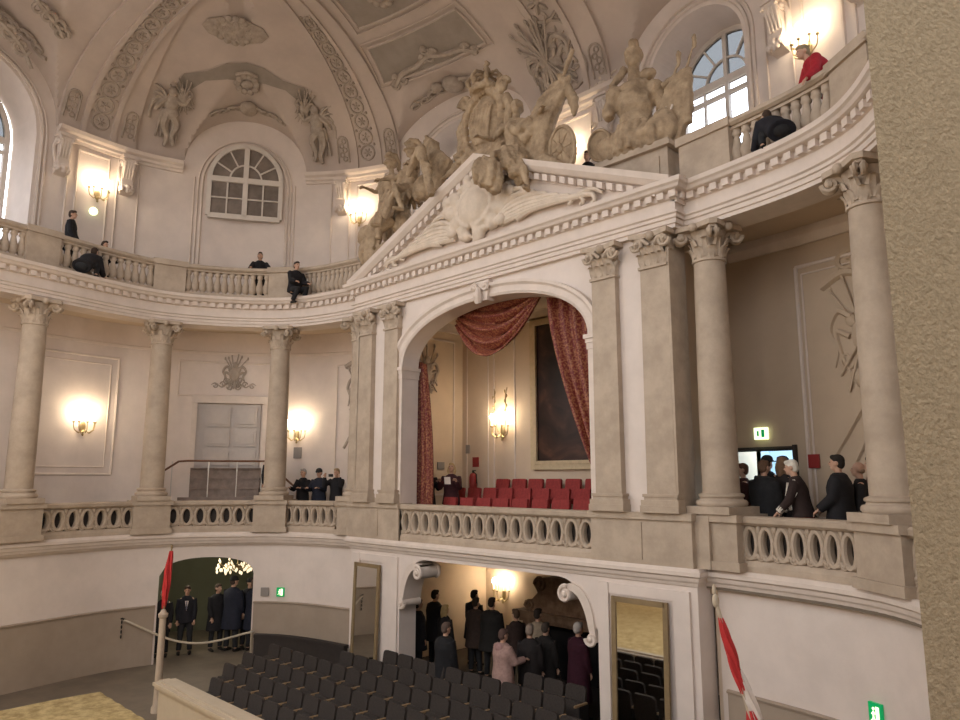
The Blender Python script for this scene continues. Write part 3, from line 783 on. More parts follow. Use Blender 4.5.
def pierced_balustrade(i0, i1, C, d, n, label, straight=None):
    t = thing('pierced_balustrade', label, 'balustrade', group='pierced stone balustrades')
    z0, z1 = 3.44, 4.0
    a0, a1 = C.arc(i0), C.arc(i1)
    path = kpath(i0, i1, C, .15, d)
    r = MB(); path_sweep(r, path, [(-.16,3.99),(.15,3.99),(.20,4.03),(.21,4.10),(.17,4.13),(-.16,4.13)]); r.build('rail', 'stone', t)
    b = MB(); path_sweep(b, path, [(-.14,3.28),(.16,3.28),(.16,3.37),(.12,3.45),(-.14,3.45)]); b.build('plinth', 'stone', t)
    k_ = MB(); path_sweep(k_, path, [(-.05,3.42),(-.02,3.42),(-.02,4.0),(-.05,4.0)]); k_.build('backing_board', 'riser', t)['label'] = 'dark board behind the pierced ovals'
    hw = (a1-a0)/n/2
    first = None
    for k in range(n):
        i = C.idx(a0+(k+.5)*(a1-a0)/n); p, tt, nn = frame_at(C, i, d)
        if first is None: first = o = oval_unit(hw*1.01, z0, z1).build('baluster', 'stone', t, True, 40)
        else: o = first.copy(); COL.objects.link(o); o.parent = t
        o.location = p; o.rotation_euler = (0,0,math.atan2(nn[1], nn[0])+pi/2)
    return t
pierced_balustrade(1, 21.0, K, .0, 8, 'pierced stone balustrade at the far left edge')
pierced_balustrade(27.0, 44.6, K, .0, 7, 'pierced stone balustrade below the left wall lamp')
pierced_balustrade(50.7, 67.9, K, .0, 7, 'pierced stone balustrade below the grey double doors')
pierced_balustrade(74.1, 89.8, K, .0, 6, 'pierced stone balustrade below the three visitors left of the royal box')
pierced_balustrade(pi_(-2.82), pi_(2.82), PV, -.12, 16, 'long pierced stone balustrade in front of the royal box')
pierced_balustrade(195.6, 211.6, K, .0, 7, 'pierced stone balustrade below the crowd on the right gallery')
pierced_balustrade(220.4, 236, K, .0, 7, 'pierced stone balustrade at the right, running behind the rough pillar')
# ---------------------------------------------------------------- upper balustrades
UZ = 9.87
def vase():
    mb = MB(); mb.box(-.10,.10,-.10,.10,UZ+.10,UZ+.17); mb.box(-.10,.10,-.10,.10,UZ+.79,UZ+.85)
    mb.lathe([(.07,UZ+.17),(.06,UZ+.22),(.09,UZ+.25),(.115,UZ+.34),(.11,UZ+.42),(.07,UZ+.55),(.052,UZ+.66),(.06,UZ+.67),(.085,UZ+.70),(.085,UZ+.73),(.07,UZ+.76),(.08,UZ+.79)], (0,0,0), 12)
    return mb
VASE = None
def vase_balustrade(i0, i1, n, label, d=-.08):
    global VASE
    t = thing('vase_balustrade', label, 'balustrade', group='upper gallery balustrades')
    path = kpath(i0, i1, K, .15, d)
    r = MB(); path_sweep(r, path, [(-.15,UZ+.84),(.14,UZ+.84),(.19,UZ+.88),(.19,UZ+.94),(.15,UZ+.97),(-.15,UZ+.97)]); r.build('rail', 'stone', t)
    b = MB(); path_sweep(b, path, [(-.14,UZ-.12),(.14,UZ-.12),(.14,UZ+.08),(.11,UZ+.11),(-.14,UZ+.11)]); b.build('plinth', 'stone', t)
    a0, a1 = K.arc(i0), K.arc(i1)
    for k in range(n):
        i = K.idx(a0+(k+.5)*(a1-a0)/n); p, tt, nn = frame_at(K, i, d)
        if VASE is None: VASE = o = vase().build('baluster', 'stone', t, True, 50)
        else: o = VASE.copy(); COL.objects.link(o); o.parent = t
        o.location = p; o.rotation_euler = (0,0,math.atan2(nn[1], nn[0])+pi/2)
    return t
vase_balustrade(2, 21.2, 12, 'upper gallery balustrade at the far left edge under the window')
vase_balustrade(26.6, 45.2, 13, 'upper gallery balustrade where three dark visitors gather on the left')
vase_balustrade(51.2, 67.8, 12, 'upper gallery balustrade below the closed arched inner window')
vase_balustrade(74.2, 94.5, 14, 'upper gallery balustrade running into the left corner of the pediment')
vase_balustrade(196.5, 213.4, 11, 'upper gallery balustrade on the right below the bright arched window')
vase_balustrade(219, 240, 12, 'upper gallery balustrade at the far right beside the rough pillar')
def upper_pedestal(i, hw, label, d=-.08, h=1.0):
    p, tt, nn = frame_at(K, i, d); m = MB()
    m.obox(p+Vector((0,0,UZ-.02)), tt*(hw+.03), nn*.20, (0,0,.10)); m.obox(p+Vector((0,0,UZ+.5)), tt*hw, nn*.17, (0,0,.42)); m.obox(p+Vector((0,0,UZ+h-.08)), tt*(hw+.04), nn*.22, (0,0,.08))
    o = m.build('balustrade_pedestal', 'stone'); return tag(o, label, 'pedestal', 'upper balustrade pedestals')
upper_pedestal(23.9, .40, 'upper balustrade pedestal at the far left above the first column')
upper_pedestal(48.2, .42, 'upper balustrade pedestal above the column left of the grey doors')
upper_pedestal(71, .42, 'upper balustrade pedestal above the column right of the grey doors')
upper_pedestal(192.5, .52, 'upper balustrade pedestal beside the large block of the right trophy')
upper_pedestal(216.2, .42, 'upper balustrade pedestal beside the red jacketed person at the far right')
# ---------------------------------------------------------------- pediment
pt_ = thing('pediment', 'large triangular pediment above the royal box', 'pediment')
PX, PZ0, PZ1 = 4.72, 9.86, 11.85
ty = MB(); ty.prism([(-PX,0),(PX,0),(0,PZ1-PZ0-.15)], (0,-.10,PZ0-.05), (1,0,0), (0,0,1), (0,.5,0)); ty.build('tympanum', 'trim', pt_)
rk = MB()
def rake(mb, prof):
    # profile (y offset outward, height) swept along the two slopes
    rows = []
    for x, z, k in ((-PX-.15, PZ0-.03, 1.0), (0, PZ1, 1.0), (PX+.15, PZ0-.03, 1.0)):
        rows.append([(x, -y, z+h) for y, h in prof])
    mb.grid(rows, closed=True)
    n = len(prof); o = len(mb.v)-3*n
    mb.f.append(tuple(range(o, o+n))); mb.f.append(tuple(range(o+2*n, o+3*n)))
rake(rk, [(-.45,-.34),(.12,-.34),(.12,-.30),(.15,-.28),(.15,-.16),(.26,-.14),(.30,-.10),(.35,-.04),(.38,.08),(.2,.11),(-.45,.11)])
rk.build('raking_cornice', 'trim', pt_)
db = MB(); sl = (PZ1-PZ0)/PX
for sx in (-1, 1):
    for k in range(20):
        x = sx*(.18+.225*k); z = PZ1 - abs(x)*sl - .23
        ax = Vector((.065, 0, -sx*.065*sl)); db.obox((x, -.20, z), ax, (0,.06,0), (0,0,.065))
db.build('dentil', 'trim', pt_)['kind'] = 'stuff'
rel = MB()
def blob(mb, x, z, rx, rz, ry=.12, y=-.16): mb.ell((x, y, z), (rx, ry, rz), None, 12, 8)
CX_, CZ_ = -.05, 10.72
blob(rel, CX_, CZ_, .52, .46, .26, -.24)
for k in range(11):
    a = 2*pi*k/11+.2; rr = .60+.07*sin(3*a); M_ = Matrix.Rotation(-a, 3, 'Y')
    rel.ell((CX_+rr*cos(a)*1.32, -.2, CZ_+rr*.86*sin(a)), (.27,.15,.17), M_, 10, 8)
for k in range(9):
    a = 2*pi*k/9; rel.tube([(CX_+.56*cos(a+d), -.3, CZ_+.45*sin(a+d)) for d in (-.3,0,.3)], .07, 6)
for k in range(22):
    a = 2*pi*k/22+.1; rr = .74+.10*sin(7*a+1); rel.ell((CX_+rr*cos(a)*1.28, -.22-.05*sin(5*a), CZ_+rr*.88*sin(a)), (.13+.04*sin(3*k),.12,.11+.03*cos(2*k)), None, 8, 6)
rel.build('cartouche', 'stucco', pt_, True, remesh=.03)
def scroll_leaf(mb, pts, r0, r1):
    P = catmull([(2*pts[0][0]-pts[1][0], 2*pts[0][1]-pts[1][1])]+pts+[(2*pts[-1][0]-pts[-2][0], 2*pts[-1][1]-pts[-2][1])], 6) if len(pts) > 2 else pts
    n = len(P); mb.tube([(p[0], -.19-.06*sin(pi*k/n), p[1]) for k, p in enumerate(P)], [r0+(r1-r0)*k/(n-1) for k in range(n)], 7)
sc = MB()
for sx in (-1, 1):
    for k in range(8):
        q = k/7; xe = 1.05+2.15*(1-q)**.9; zm = 11.40-.424*xe; z0 = 10.16+.40*q; ze = max(10.10, 10.12+(zm-10.12)*(.55+.4*q)); dx, dz = xe-.72, ze-z0
        scroll_leaf(sc, [(CX_+sx*.72, z0), (CX_+sx*(.72+.4*dx), z0+.72*dz+.10), (CX_+sx*(.72+.8*dx), ze+.05), (CX_+sx*xe, ze-.02), (CX_+sx*(xe+.05), ze-.13), (CX_+sx*(xe-.05), ze-.16)], .075, .035)
    scroll_leaf(sc, [(CX_+sx*1.2, 10.15), (CX_+sx*2.0, 10.28), (CX_+sx*2.7, 10.16), (CX_+sx*3.2, 10.2), (CX_+sx*3.4, 10.08)], .08, .03)
sc.build('scroll_foliage', 'stucco', pt_, True)
# ---------------------------------------------------------------- stucco on the vault
_LT = [5*(1-cos(pi/2*k/400)) for k in range(401)]; _LL = [0]
for a, b in zip(_LT[:-1], _LT[1:]): _LL.append(_LL[-1]+hypot(b-a, cove(b)-cove(a)))
def l_of(t): 
    for k in range(400):
        if _LT[k+1] >= t: return _LL[k]+(_LL[k+1]-_LL[k])*(t-_LT[k])/(_LT[k+1]-_LT[k])
    return _LL[-1]
def t_of(l):
    for k in range(400):
        if _LL[k+1] >= l: return _LT[k]+(_LT[k+1]-_LT[k])*(max(l,0)-_LL[k])/(_LL[k+1]-_LL[k]+1e-9)
    return 5.0
def chart(s0, t0, d=.05, rot=0, sc=1.0):
    l0 = l_of(t0)
    def f(a, b, h=0.0):
        a, b = a*sc, b*sc
        x, y = a*cos(rot)-b*sin(rot), a*sin(rot)+b*cos(rot)
        return vpt(s0+x, t_of(l0+y), d+h)
    return f
def wchart(C, i, z, d=.03, sc=1.0, rot=0):
    p, t, n = frame_at(C, i, d)
    def f(a, b, h=0.0):
        x, y = a*cos(rot)-b*sin(rot), a*sin(rot)+b*cos(rot)
        return p+t*(x*sc)+n*h+Vector((0,0,z+y*sc))
    return f
def stroke(mb, f, pts, r, h=0.0, seg=6):
    P = catmull([(2*pts[0][0]-pts[1][0], 2*pts[0][1]-pts[1][1])]+list(pts)+[(2*pts[-1][0]-pts[-2][0], 2*pts[-1][1]-pts[-2][1])], 5) if len(pts) > 2 else pts
    n = len(P); rr = [r[0]+(r[1]-r[0])*k/(n-1) for k in range(n)] if isinstance(r, tuple) else r
    mb.tube([f(p[0], p[1], h) for p in P], rr, seg)
def lump(mb, f, a, b, r, fl=.6):
    o = f(a, b); u_ = (f(a+.05, b)-o).normalized(); v_ = (f(a, b+.05)-o).normalized(); w_ = u_.cross(v_)
    Mx = Matrix((u_, v_, w_)).transposed()
    r = r if isinstance(r, tuple) else (r, r)
    mb.ell(o, (r[0], r[1], min(r)*fl), Mx, 10, 7)
def curl(mb, f, a, b, r, sgn=1, tube=.04, turns=1.3, ph=0):
    P = []
    for k in range(16):
        q = k/15; th = ph+sgn*2*pi*turns*q; rr = r*(1-.8*q); P.append((a+rr*cos(th), b+rr*sin(th)))
    n = len(P); mb.tube([f(p[0], p[1]) for p in P], [tube*(1-.4*k/n) for k in range(n)], 6)
def trophy(mb, f, w=1.0, seed=1, lances=6):
    rr = random.Random(seed)
    for k in range(lances):
        a = R(55+70*k/(lances-1)+rr.uniform(-4, 4)); L = w*rr.uniform(.9, 1.25)
        x0, y0, x1, y1 = -L*.8*cos(a), -L*.8*sin(a), L*cos(a), L*sin(a)
        stroke(mb, f, [(x0, y0), (x1, y1)], .022*w+.006, .03); lump(mb, f, x1, y1, (.05*w, .10*w))
    lump(mb, f, 0, 0, (.30*w, .42*w), .5); lump(mb, f, .02, .52*w, (.15*w, .19*w), .9); lump(mb, f, -.22*w, .25*w, (.13*w, .16*w)); lump(mb, f, .24*w, .26*w, (.13*w, .16*w))
    for sx in (-1, 1):
        stroke(mb, f, [(sx*.2*w, .3*w), (sx*.45*w, .42*w), (sx*.62*w, .15*w), (sx*.5*w, -.15*w), (sx*.58*w, -.45*w)], (.09*w, .03*w))
        stroke(mb, f, [(sx*.25*w, .0), (sx*.5*w, .1*w), (sx*.42*w, -.3*w), (sx*.3*w, -.55*w)], (.08*w, .03*w))
        curl(mb, f, sx*.35*w, -.35*w, .16*w, sx, .04*w)
        curl(mb, f, sx*.2*w, -.62*w, .13*w, -sx, .04*w)
    stroke(mb, f, [(0, -.3*w), (.05*w, -.6*w), (-.02*w, -.85*w)], (.10*w, .03*w))
def figure_relief(mb, f, w=1.0, sx=1):
    lump(mb, f, 0, .62*w, (.12*w, .14*w), 1.0); lump(mb, f, 0, .30*w, (.20*w, .27*w), .8); lump(mb, f, sx*.03*w, .02*w, (.22*w, .22*w), .8)
    stroke(mb, f, [(.1*w*sx, .42*w), (.36*w*sx, .36*w), (.50*w*sx, .58*w)], (.08*w, .05*w), .05)
    stroke(mb, f, [(-.12*w*sx, .42*w), (-.32*w*sx, .25*w), (-.42*w*sx, .02*w)], (.08*w, .05*w), .05)
    stroke(mb, f, [(.05*w*sx, 0), (.22*w*sx, -.28*w), (.12*w*sx, -.62*w), (.2*w*sx, -.88*w)], (.13*w, .05*w), .05)
    stroke(mb, f, [(-.08*w*sx, 0), (-.12*w*sx, -.35*w), (.0, -.7*w), (-.05*w*sx, -.95*w)], (.13*w, .05*w), .05)
    for k in range(5):
        stroke(mb, f, [(-.1*w*sx, .35*w), (-(.35+.05*k)*w*sx, (.62-.12*k)*w), (-(.62-.02*k)*w*sx, (.70-.24*k)*w)], (.06*w, .03*w))
        stroke(mb, f, [(-.2*w*sx+.08*k*w*sx, .1*w), (-.25*w*sx+.12*k*w*sx, -.3*w), (-.3*w*sx+.14*k*w*sx, -.72*w)], (.05*w, .03*w))
def acanthus(mb, f, w=1.0, n=4):
    for sx in (-1, 1):
        for k in range(n):
            q = k/n; curl(mb, f, sx*(.22+.42*k)*w, (.10-.03*k)*w*(1 if k % 2 else -1), (.20-.03*k)*w, sx*(1 if k % 2 else -1), .045*w, 1.2, 0 if sx > 0 else pi)
            stroke(mb, f, [(sx*(.1+.42*k)*w, 0), (sx*(.3+.42*k)*w, .12*w*(-1)**k), (sx*(.5+.42*k)*w, 0)], (.06*w, .03*w))
def patch(mb, corner, d=.03, nu=14, nv=8):
    """painted panel on the cove: 4 corners (s,t)"""
    rows = []
    for j in range(nv+1):
        q = j/nv
        rows.append([vpt((corner[0][0]*(1-p)+corner[1][0]*p)*(1-q)+(corner[3][0]*(1-p)+corner[2][0]*p)*q,
                         (corner[0][1]*(1-p)+corner[1][1]*p)*(1-q)+(corner[3][1]*(1-p)+corner[2][1]*p)*q, d) for p in [k/nu for k in range(nu+1)]])
    mb.grid(rows)
def edge(mb, pts, d=.04, r=.04):
    P = []
    for a, b in zip(pts, pts[1:]+pts[:1]):
        P += [vpt(a[0]+(b[0]-a[0])*k/8, a[1]+(b[1]-a[1])*k/8, d) for k in range(8)]
    mb.tube(P+[P[0]], r, 5, cap=False)
cf = MB(); ce = MB(); co_ = MB()
for c in (BAYS[2][0], BAYS[3][0]+.2):
    h = 1.0 if c < 20 else .85
    A_ = [(c-1.95*h, 2.45), (c+1.95*h, 2.45), (c+2.1*h, 1.35), (c-2.1*h, 1.35)]; patch(cf, A_); edge(ce, A_)
    edge(ce, [(c-2.15*h, 2.6), (c+2.15*h, 2.6), (c+2.3*h, 1.25), (c-2.3*h, 1.25)], .03, .03)
    B_ = [(c-1.6*h, 4.6), (c+1.6*h, 4.6), (c+1.75*h, 3.1), (c-1.75*h, 3.1)]; patch(cf, B_); edge(ce, B_)
    edge(ce, [(c-1.8*h, 4.75), (c+1.8*h, 4.75), (c+1.95*h, 2.95), (c-1.95*h, 2.95)], .03, .03)
    f = chart(c, 3.85, .06)
    for k in range(10): 
        a = 2*pi*k/10; lump(co_, f, .36*cos(a), .36*sin(a), .13)
    lump(co_, f, 0, 0, .22)
    f = chart(c, 1.42, .06); 
    stroke(co_, f, [(-1.7, -.25), (-1.25, .05), (-.6, .12), (0, .28), (.6, .12), (1.25, .05), (1.7, -.2)], (.09, .08))
    for a, b in ((-1.7, -.2), (-1.55, .0), (-1.35, -.12), (0, .25), (-.22, .3), (.22, .3), (0, .5), (1.35, .05), (1.6, -.15)): curl(co_, f, a, b, .17, 1 if a > 0 else -1, .05); lump(co_, f, a, b+.05, .1)
    P = [(c-2.0*h, .2), (c-1.7*h, 1.0)]
# grey bands and emblems over the bay with the closed inner window
for c in (BAYS[1][0], BAYS[4][0]):
    inner = [(-2.45, .62), (-2.1, 1.12), (-1.55, 1.55), (-.8, 1.72), (0, 1.78), (.8, 1.72), (1.55, 1.55), (2.1, 1.12), (2.45, .62)]
    outer = [(-2.62, 1.0), (-2.3, 1.62), (-1.55, 1.85), (-.85, 2.25), (0, 2.38), (.85, 2.25), (1.55, 1.85), (2.3, 1.62), (2.62, 1.0)]
    for q in range(8): patch(cf, [(c+inner[q][0], inner[q][1]), (c+inner[q+1][0], inner[q+1][1]), (c+outer[q+1][0], outer[q+1][1]), (c+outer[q][0], outer[q][1])], .03, 6, 4)
    f = chart(c-.55, 3.5, .05); 
    lump(co_, f, 0, 0, (.95, .5), .1)
    for k in range(16): a = 2*pi*k/16; lump(co_, f, .9*cos(a), .48*sin(a), .11)
    for k in range(9): a = 2*pi*k/9+.3; curl(co_, f, .5*cos(a), .26*sin(a), .2, (-1)**k, .06); lump(co_, f, .3*cos(a*2), .15*sin(a*2), .13)
    f = chart(c, 1.68, .06); 
    for k in range(10): a = 2*pi*k/10; lump(co_, f, .42*cos(a), .28*sin(a), .11)
    lump(co_, f, 0, 0, (.2, .14)); stroke(co_, f, [(-.5, .3), (0, .42), (.5, .3)], .06)
    figure_relief(co_, chart(c-2.55, .55, .08), 1.15, 1); trophy(co_, chart(c-2.2, .95, .08, .3), .55, 3)
    figure_relief(co_, chart(c+2.5, .5, .08), 1.15, -1); trophy(co_, chart(c+2.15, 1.05, .08, -.3), .55, 5)
    g_ = lambda a, b, h=0.0, c=c: vpt(c+a, .62+b*.0, 0, True) + Vector((U.nrm(U.idx(c))[0]*b*.6, U.nrm(U.idx(c))[1]*b*.6, -.05))
    for sx in (-1, 1):
        for k in range(4): curl(co_, g_, sx*(.25+.3*k), 0, .26-.03*k, sx*(-1)**k, .05)
    lump(co_, g_, 0, 0, (.3, .4)); lump(co_, g_, 0, .3, (.2, .2))
for c in (BAYS[2][0], BAYS[0][0]):
    g_ = lambda a, b, h=0.0, c=c: vpt(c+a, .45, 0, True) + Vector((U.nrm(U.idx(c))[0]*b*.6, U.nrm(U.idx(c))[1]*b*.6, -.05))
    for sx in (-1, 1):
        for k in range(4): curl(co_, g_, sx*(.4+.35*k), 0, .32-.03*k, sx*(-1)**k, .06)
    lump(co_, g_, 0, 0, (.35, .4)); lump(co_, g_, -.5, .3, (.2, .2))
trophy(co_, chart(PIERS[2]-.45, .42, .14, .25), 1.15, 11, 8); figure_relief(co_, chart(PIERS[2]-.6, .3, .2), .9, 1)
f = chart(3.2, 1.5, .06)
for a, b in ((0, 0), (.3, -.1), (-.3, .1), (.5, -.25)): curl(co_, f, a, b, .22, 1, .06)
stroke(co_, f, [(-1.6, .7), (-.8, .5), (-.3, .2), (.3, -.1), (.6, -.35)], (.08, .06))
f = chart(2.2, .9, .1); 
for a, b in ((0, 0), (.4, -.1), (-.4, .15), (.8, -.35)): curl(co_, f, a, b, .25, -1, .07)
stroke(co_, f, [(-.9, .2), (0, .05), (.8, -.35), (1.25, -.8)], (.10, .05))
oc = cf.build('trim_14', 'coffer', None, True); struct(oc, 'grey painted panels of the vault')
x_ = ce.build('panel_moulding', 'ceiling', oc, True); x_['kind'] = 'structure'
x_ = co_.build('stucco_ornament', 'ornament', oc, True); x_['kind'] = 'structure'
# ---------------------------------------------------------------- consoles under the impost cornice
def console():
    mb = MB()
    prof = [(0,14.45),(.30,14.45),(.34,14.38),(.33,14.22),(.26,14.05),(.20,13.9),(.20,13.72),(.25,13.6),(.25,13.45),(.16,13.36),(.06,13.34),(0,13.3)]
    mb.prism([(-y, z) for y, z in prof], (-.16,0,0), (0,1,0), (0,0,1), (.32,0,0))
    for sx in (-.17, .17):
        spiral(mb, (sx,-.2,14.28), (0,-1,0), (0,0,1), .16, 1.3, .045); spiral(mb, (sx,-.14,13.5), (0,-1,0), (0,0,1), .13, 1.3, .04, flip=-1)
    for k in range(4): mb.tube([(-.12+.08*k,-.33,14.3),(-.12+.08*k,-.27,14.05),(-.12+.08*k,-.21,13.8)], [.03,.04,.02], 6)
    for k in range(5): mb.ell((-.14+.07*k, -.27, 13.45+.05*sin(k*2)), (.06,.06,.09), None, 8, 6)
    mb.ell((0,-.28,13.5), (.10,.08,.10), None, 10, 7)
    for sx in (-1, 1): mb.tube([(sx*.16,-.1,14.35),(sx*.24,-.1,14.1),(sx*.2,-.08,13.8),(sx*.12,-.1,13.5)], [.06,.05,.05,.02], 6)
    mb.box(-.22,.22,-.36,0,14.42,14.5)
    return mb
con = None
LB = ['left of the lamp near the far left upper window', 'right of the lamp at the upper left', 'left of the upper lamp behind the soldier statue', 'right of the upper lamp behind the soldier statue',
      'left of the pier behind the crest', 'right of the pier, beside the seated trophy torso', 'right of the bright upper window', 'at the top right beside the rough pillar']
for q, (s, sx) in enumerate([(PIERS[p], sx) for p in range(4) for sx in (-.95, .95)]):
    if con is None: con = console().build('console_bracket', 'trim', None, True, 45); o = con
    else: o = con.copy(); COL.objects.link(o)
    p, t, n = frame_at(U, U.idx(s+sx), .0); o.location = p; o.rotation_euler = (0,0,math.atan2(n[1], n[0])+pi/2)
    tag(o, 'stucco console '+LB[q], 'bracket', 'console brackets of the upper gallery')
# ---------------------------------------------------------------- gallery reliefs
def relief(name, label, C, i, z, fn, m='ornament'):
    mb = MB(); fn(mb, wchart(C, i, z, .02)); o = mb.build(name, m, None, True); return tag(o, label, 'relief')
def over_door(mb, f):
    trophy(mb, f, .55, 21, 6); acanthus(mb, lambda a, b, h=0.0: f(a, b-.35, h), .5, 3)
relief('stucco_relief', 'small stucco trophy above the grey double doors', B, 60.3, 7.95, over_door)
def hang(mb, f):
    curl(mb, f, -.15, 1.45, .2, 1, .06); curl(mb, f, .2, 1.5, .2, -1, .06); stroke(mb, f, [(-.55, 1.15), (-.2, 1.3), (.1, 1.2), (.5, 1.32)], (.09, .05))
    trophy(mb, lambda a, b, h=0.0: f(a*1.0, b*1.25+.35, h), .75, 31, 6)
    stroke(mb, f, [(.1, -.35), (-.55, -1.35)], .05); stroke(mb, f, [(.3, -.35), (-.25, -1.4)], .045); stroke(mb, f, [(.0, -.4), (.45, -1.2)], .05)
    lump(mb, f, .25, -.75, (.22, .3)); lump(mb, f, .05, -.25, (.3, .25))
relief('stucco_relief', 'tall hanging stucco trophy on the wall left of the royal box', B, 82.5, 7.0, hang)
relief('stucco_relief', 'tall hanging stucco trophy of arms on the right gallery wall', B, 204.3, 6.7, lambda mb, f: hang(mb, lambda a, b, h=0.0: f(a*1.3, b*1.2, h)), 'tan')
def slim(mb, f):
    stroke(mb, f, [(0, 1.0), (-.06, .3), (.05, -.3), (0, -.8)], (.07, .03))
    for k in range(6): curl(mb, f, .1*(-1)**k, .9-.3*k, .13, (-1)**k, .04)
relief('stucco_relief', 'narrow stucco drop between the pilasters and the round column on the right', B, 179.5, 6.8, slim)
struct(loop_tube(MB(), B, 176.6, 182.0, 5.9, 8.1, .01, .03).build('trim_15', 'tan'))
mb = MB(); 
def fb(a, b, h=0.0): return Vector((-BX+.03+h, 1.85+a, 7.6+b))
trophy(mb, fb, .7, 41, 5); tag(mb.build('stucco_relief', 'ornament', None, True), 'stucco trophy on the left wall inside the royal box', 'relief')
# relief leaning on the pier behind the pediment
mb = MB(); f = wchart(U, U.idx(23.0), 14.6, .05); figure_relief(mb, f, .75, -1); acanthus(mb, lambda a, b, h=0.0: f(a, b-.75, h), .45, 2)
tag(mb.build('stucco_relief', 'stucco', None, True), 'pale stucco relief on the pier between the crest and the right trophy', 'relief')
# ---------------------------------------------------------------- wall lamps
def make_sconce(n=5, w=.25):
    t = thing('wall_sconce', '', 'lamp')
    b = MB(); b.ell((0,-.02,-.18), (.07,.03,.12), None, 12, 8); b.tube([(0,-.03,-.34),(0,-.05,-.25),(0,-.12,-.24)], [.012,.02,.022], 8); b.ell((0,-.05,-.33), .025)
    b.build('backplate', 'gold', t, True)
    proto = None
    for k in range(n):
        a = pi*(k/(n-1)); x = -w*cos(a); y = -.10-.16*sin(a)
        arm = MB(); arm.tube([(0,-.10,-.24),(x*.5,-.06+y*.5,-.30),(x*.9,y,-.24),(x,y,-.16),(x,y,-.10)], .011, 6); arm.lathe([(.012,-.11),(.032,-.10),(.036,-.085),(.02,-.08)], (x,y,0), 10)
        ao = arm.build('arm', 'gold', t, True)
        cd = MB(); cd.lathe([(.014,-.085),(.014,.03)], (x,y,0), 8); cd.build('candle', 'candle', ao, True)
        bl = MB(); bl.lathe([(.008,.03),(.030,.055),(.034,.085),(.018,.125),(.002,.145)], (x,y,0), 8); bl.build('bulb', 'bulb', ao, True)
    return t
SCON = []
sc0 = make_sconce(); sk = kids(sc0); lamp_n = [0]
def lamp(name, loc, power, color, size=.3):
    l = bpy.data.lights.new(name, 'POINT'); l.energy = power; l.color = color; l.shadow_soft_size = size
    o = bpy.data.objects.new(name, l); COL.objects.link(o); o.location = loc; return o
WARM = (1.0, .78, .53)
def put_sconce(p, n, label, power=34, off=.22):
    o = sc0 if lamp_n[0] == 0 else dup(sc0, tree=sk); lamp_n[0] += 1
    o.location = p; o.scale = (1.15,1.15,1.45); o.rotation_euler = (0,0,math.atan2(n[1], n[0])+pi/2); o['label'] = label; o['group'] = 'gilt candle wall lamps'
    L = p + Vector((n[0], n[1], 0))*off + Vector((0,0,.17)); lamp('sconce_light', L, power, WARM, .11); return o
for s, lab in ((5.78, 'lit gilt wall lamp at the upper left above the standing visitor'), (14.1, 'lit gilt wall lamp behind the soldier statue on the left of the pediment'),
               (21.9, 'lit gilt wall lamp behind the draped figure on the right slope of the pediment'), (28.6, 'lit gilt wall lamp at the top right above the red jacketed person')):
    p, t, n = frame_at(U, U.idx(s), .04, 13.35); put_sconce(p, n, lab, 31)
for i, z, lab in ((39.6, 6.42, 'lit gilt wall lamp on the lower left gallery wall'), (70.85, 6.32, 'lit gilt wall lamp right of the grey double doors')):
    p, t, n = frame_at(B, i, .04, z); put_sconce(p, n, lab, 34)
o = put_sconce(Vector((-2.53, BY-.06, 6.25)), (0,-1), 'large lit crystal wall lamp inside the royal box', 42); 
dr = MB(); 
for sx in (-1, 1):
    dr.tube([(sx*.10,-.06,-.2),(sx*.20,-.10,.1),(sx*.17,-.10,.45),(sx*.21,-.08,.62)], .012, 6)
    for k in range(6): dr.ell((sx*(.19+.03*(-1)**k), -.11, .1+.09*k), (.02,.02,.035), None, 6, 5)
dr.build('crystal_arm', 'gold', o, True)
put_sconce(Vector((-4.2, 4.95, 1.66)), (0,-1), 'lit wall lamp above the crowd in the room under the royal box', 25)
mb = MB(); p, t, n = frame_at(U, U.idx(5.72), .05, 12.55); mb.ell(p, .12, None, 14, 10); mb.obox(p-n*.04, t*.05, n*.03, (0,0,.05))
tag(mb.build('globe_lamp', 'signwhite', None, True), 'small round white lamp on the wall below the upper left wall lamp', 'lamp')
# ---------------------------------------------------------------- double doors, stair and handrail on the left gallery
dt = MB(); i0, i1 = 55.0, 65.2
def onB(i, d, z): return Vector((*B.at(i, d), z))
def bquad(mb, a, b, z0, z1, d, th=.03):
    p, q = onB(a, d, 0), onB(b, d, 0); c = (p+q)/2; ax = (q-p)/2; n = Vector((ax.y, -ax.x, 0)).normalized()
    mb.obox(c+Vector((0,0,(z0+z1)/2)), ax, n*th, (0,0,(z1-z0)/2))
bquad(dt, i0-.8, i0, 4.9, 7.2, .06, .06); bquad(dt, i1, i1+.8, 4.9, 7.2, .06, .06); bquad(dt, i0-.8, i1+.8, 7.02, 7.24, .06, .07)
d1 = struct(dt.build('door_1', 'trim'), 'frame of the grey double doors on the left gallery')
mid = (i0+i1)/2
for a, b in ((i0+1.2, mid+.5), (mid+.5, i1-.4)):
    lf = MB(); bquad(lf, a, b, 4.95, 7.0, .03, .03)
    for z0, z1 in ((5.05, 5.6), (5.7, 6.2), (6.3, 6.9)):
        m_ = .5; bquad(lf, a+m_, b-m_, z0, z1, .085, .025); bquad(lf, a+m_+.4, b-m_-.4, z0+.08, z1-.08, .12, .025)
    lo = lf.build('door_leaf', 'greydoor', d1); lo['kind'] = 'structure'
lf = MB(); bquad(lf, i0, i0+1.2, 4.95, 7.0, .02, .02); lo = lf.build('door_lining', 'greydoor', d1); lo['kind'] = 'structure'
st = thing('wooden_stair', 'brown wooden stair rising to the grey double doors', 'stairs')
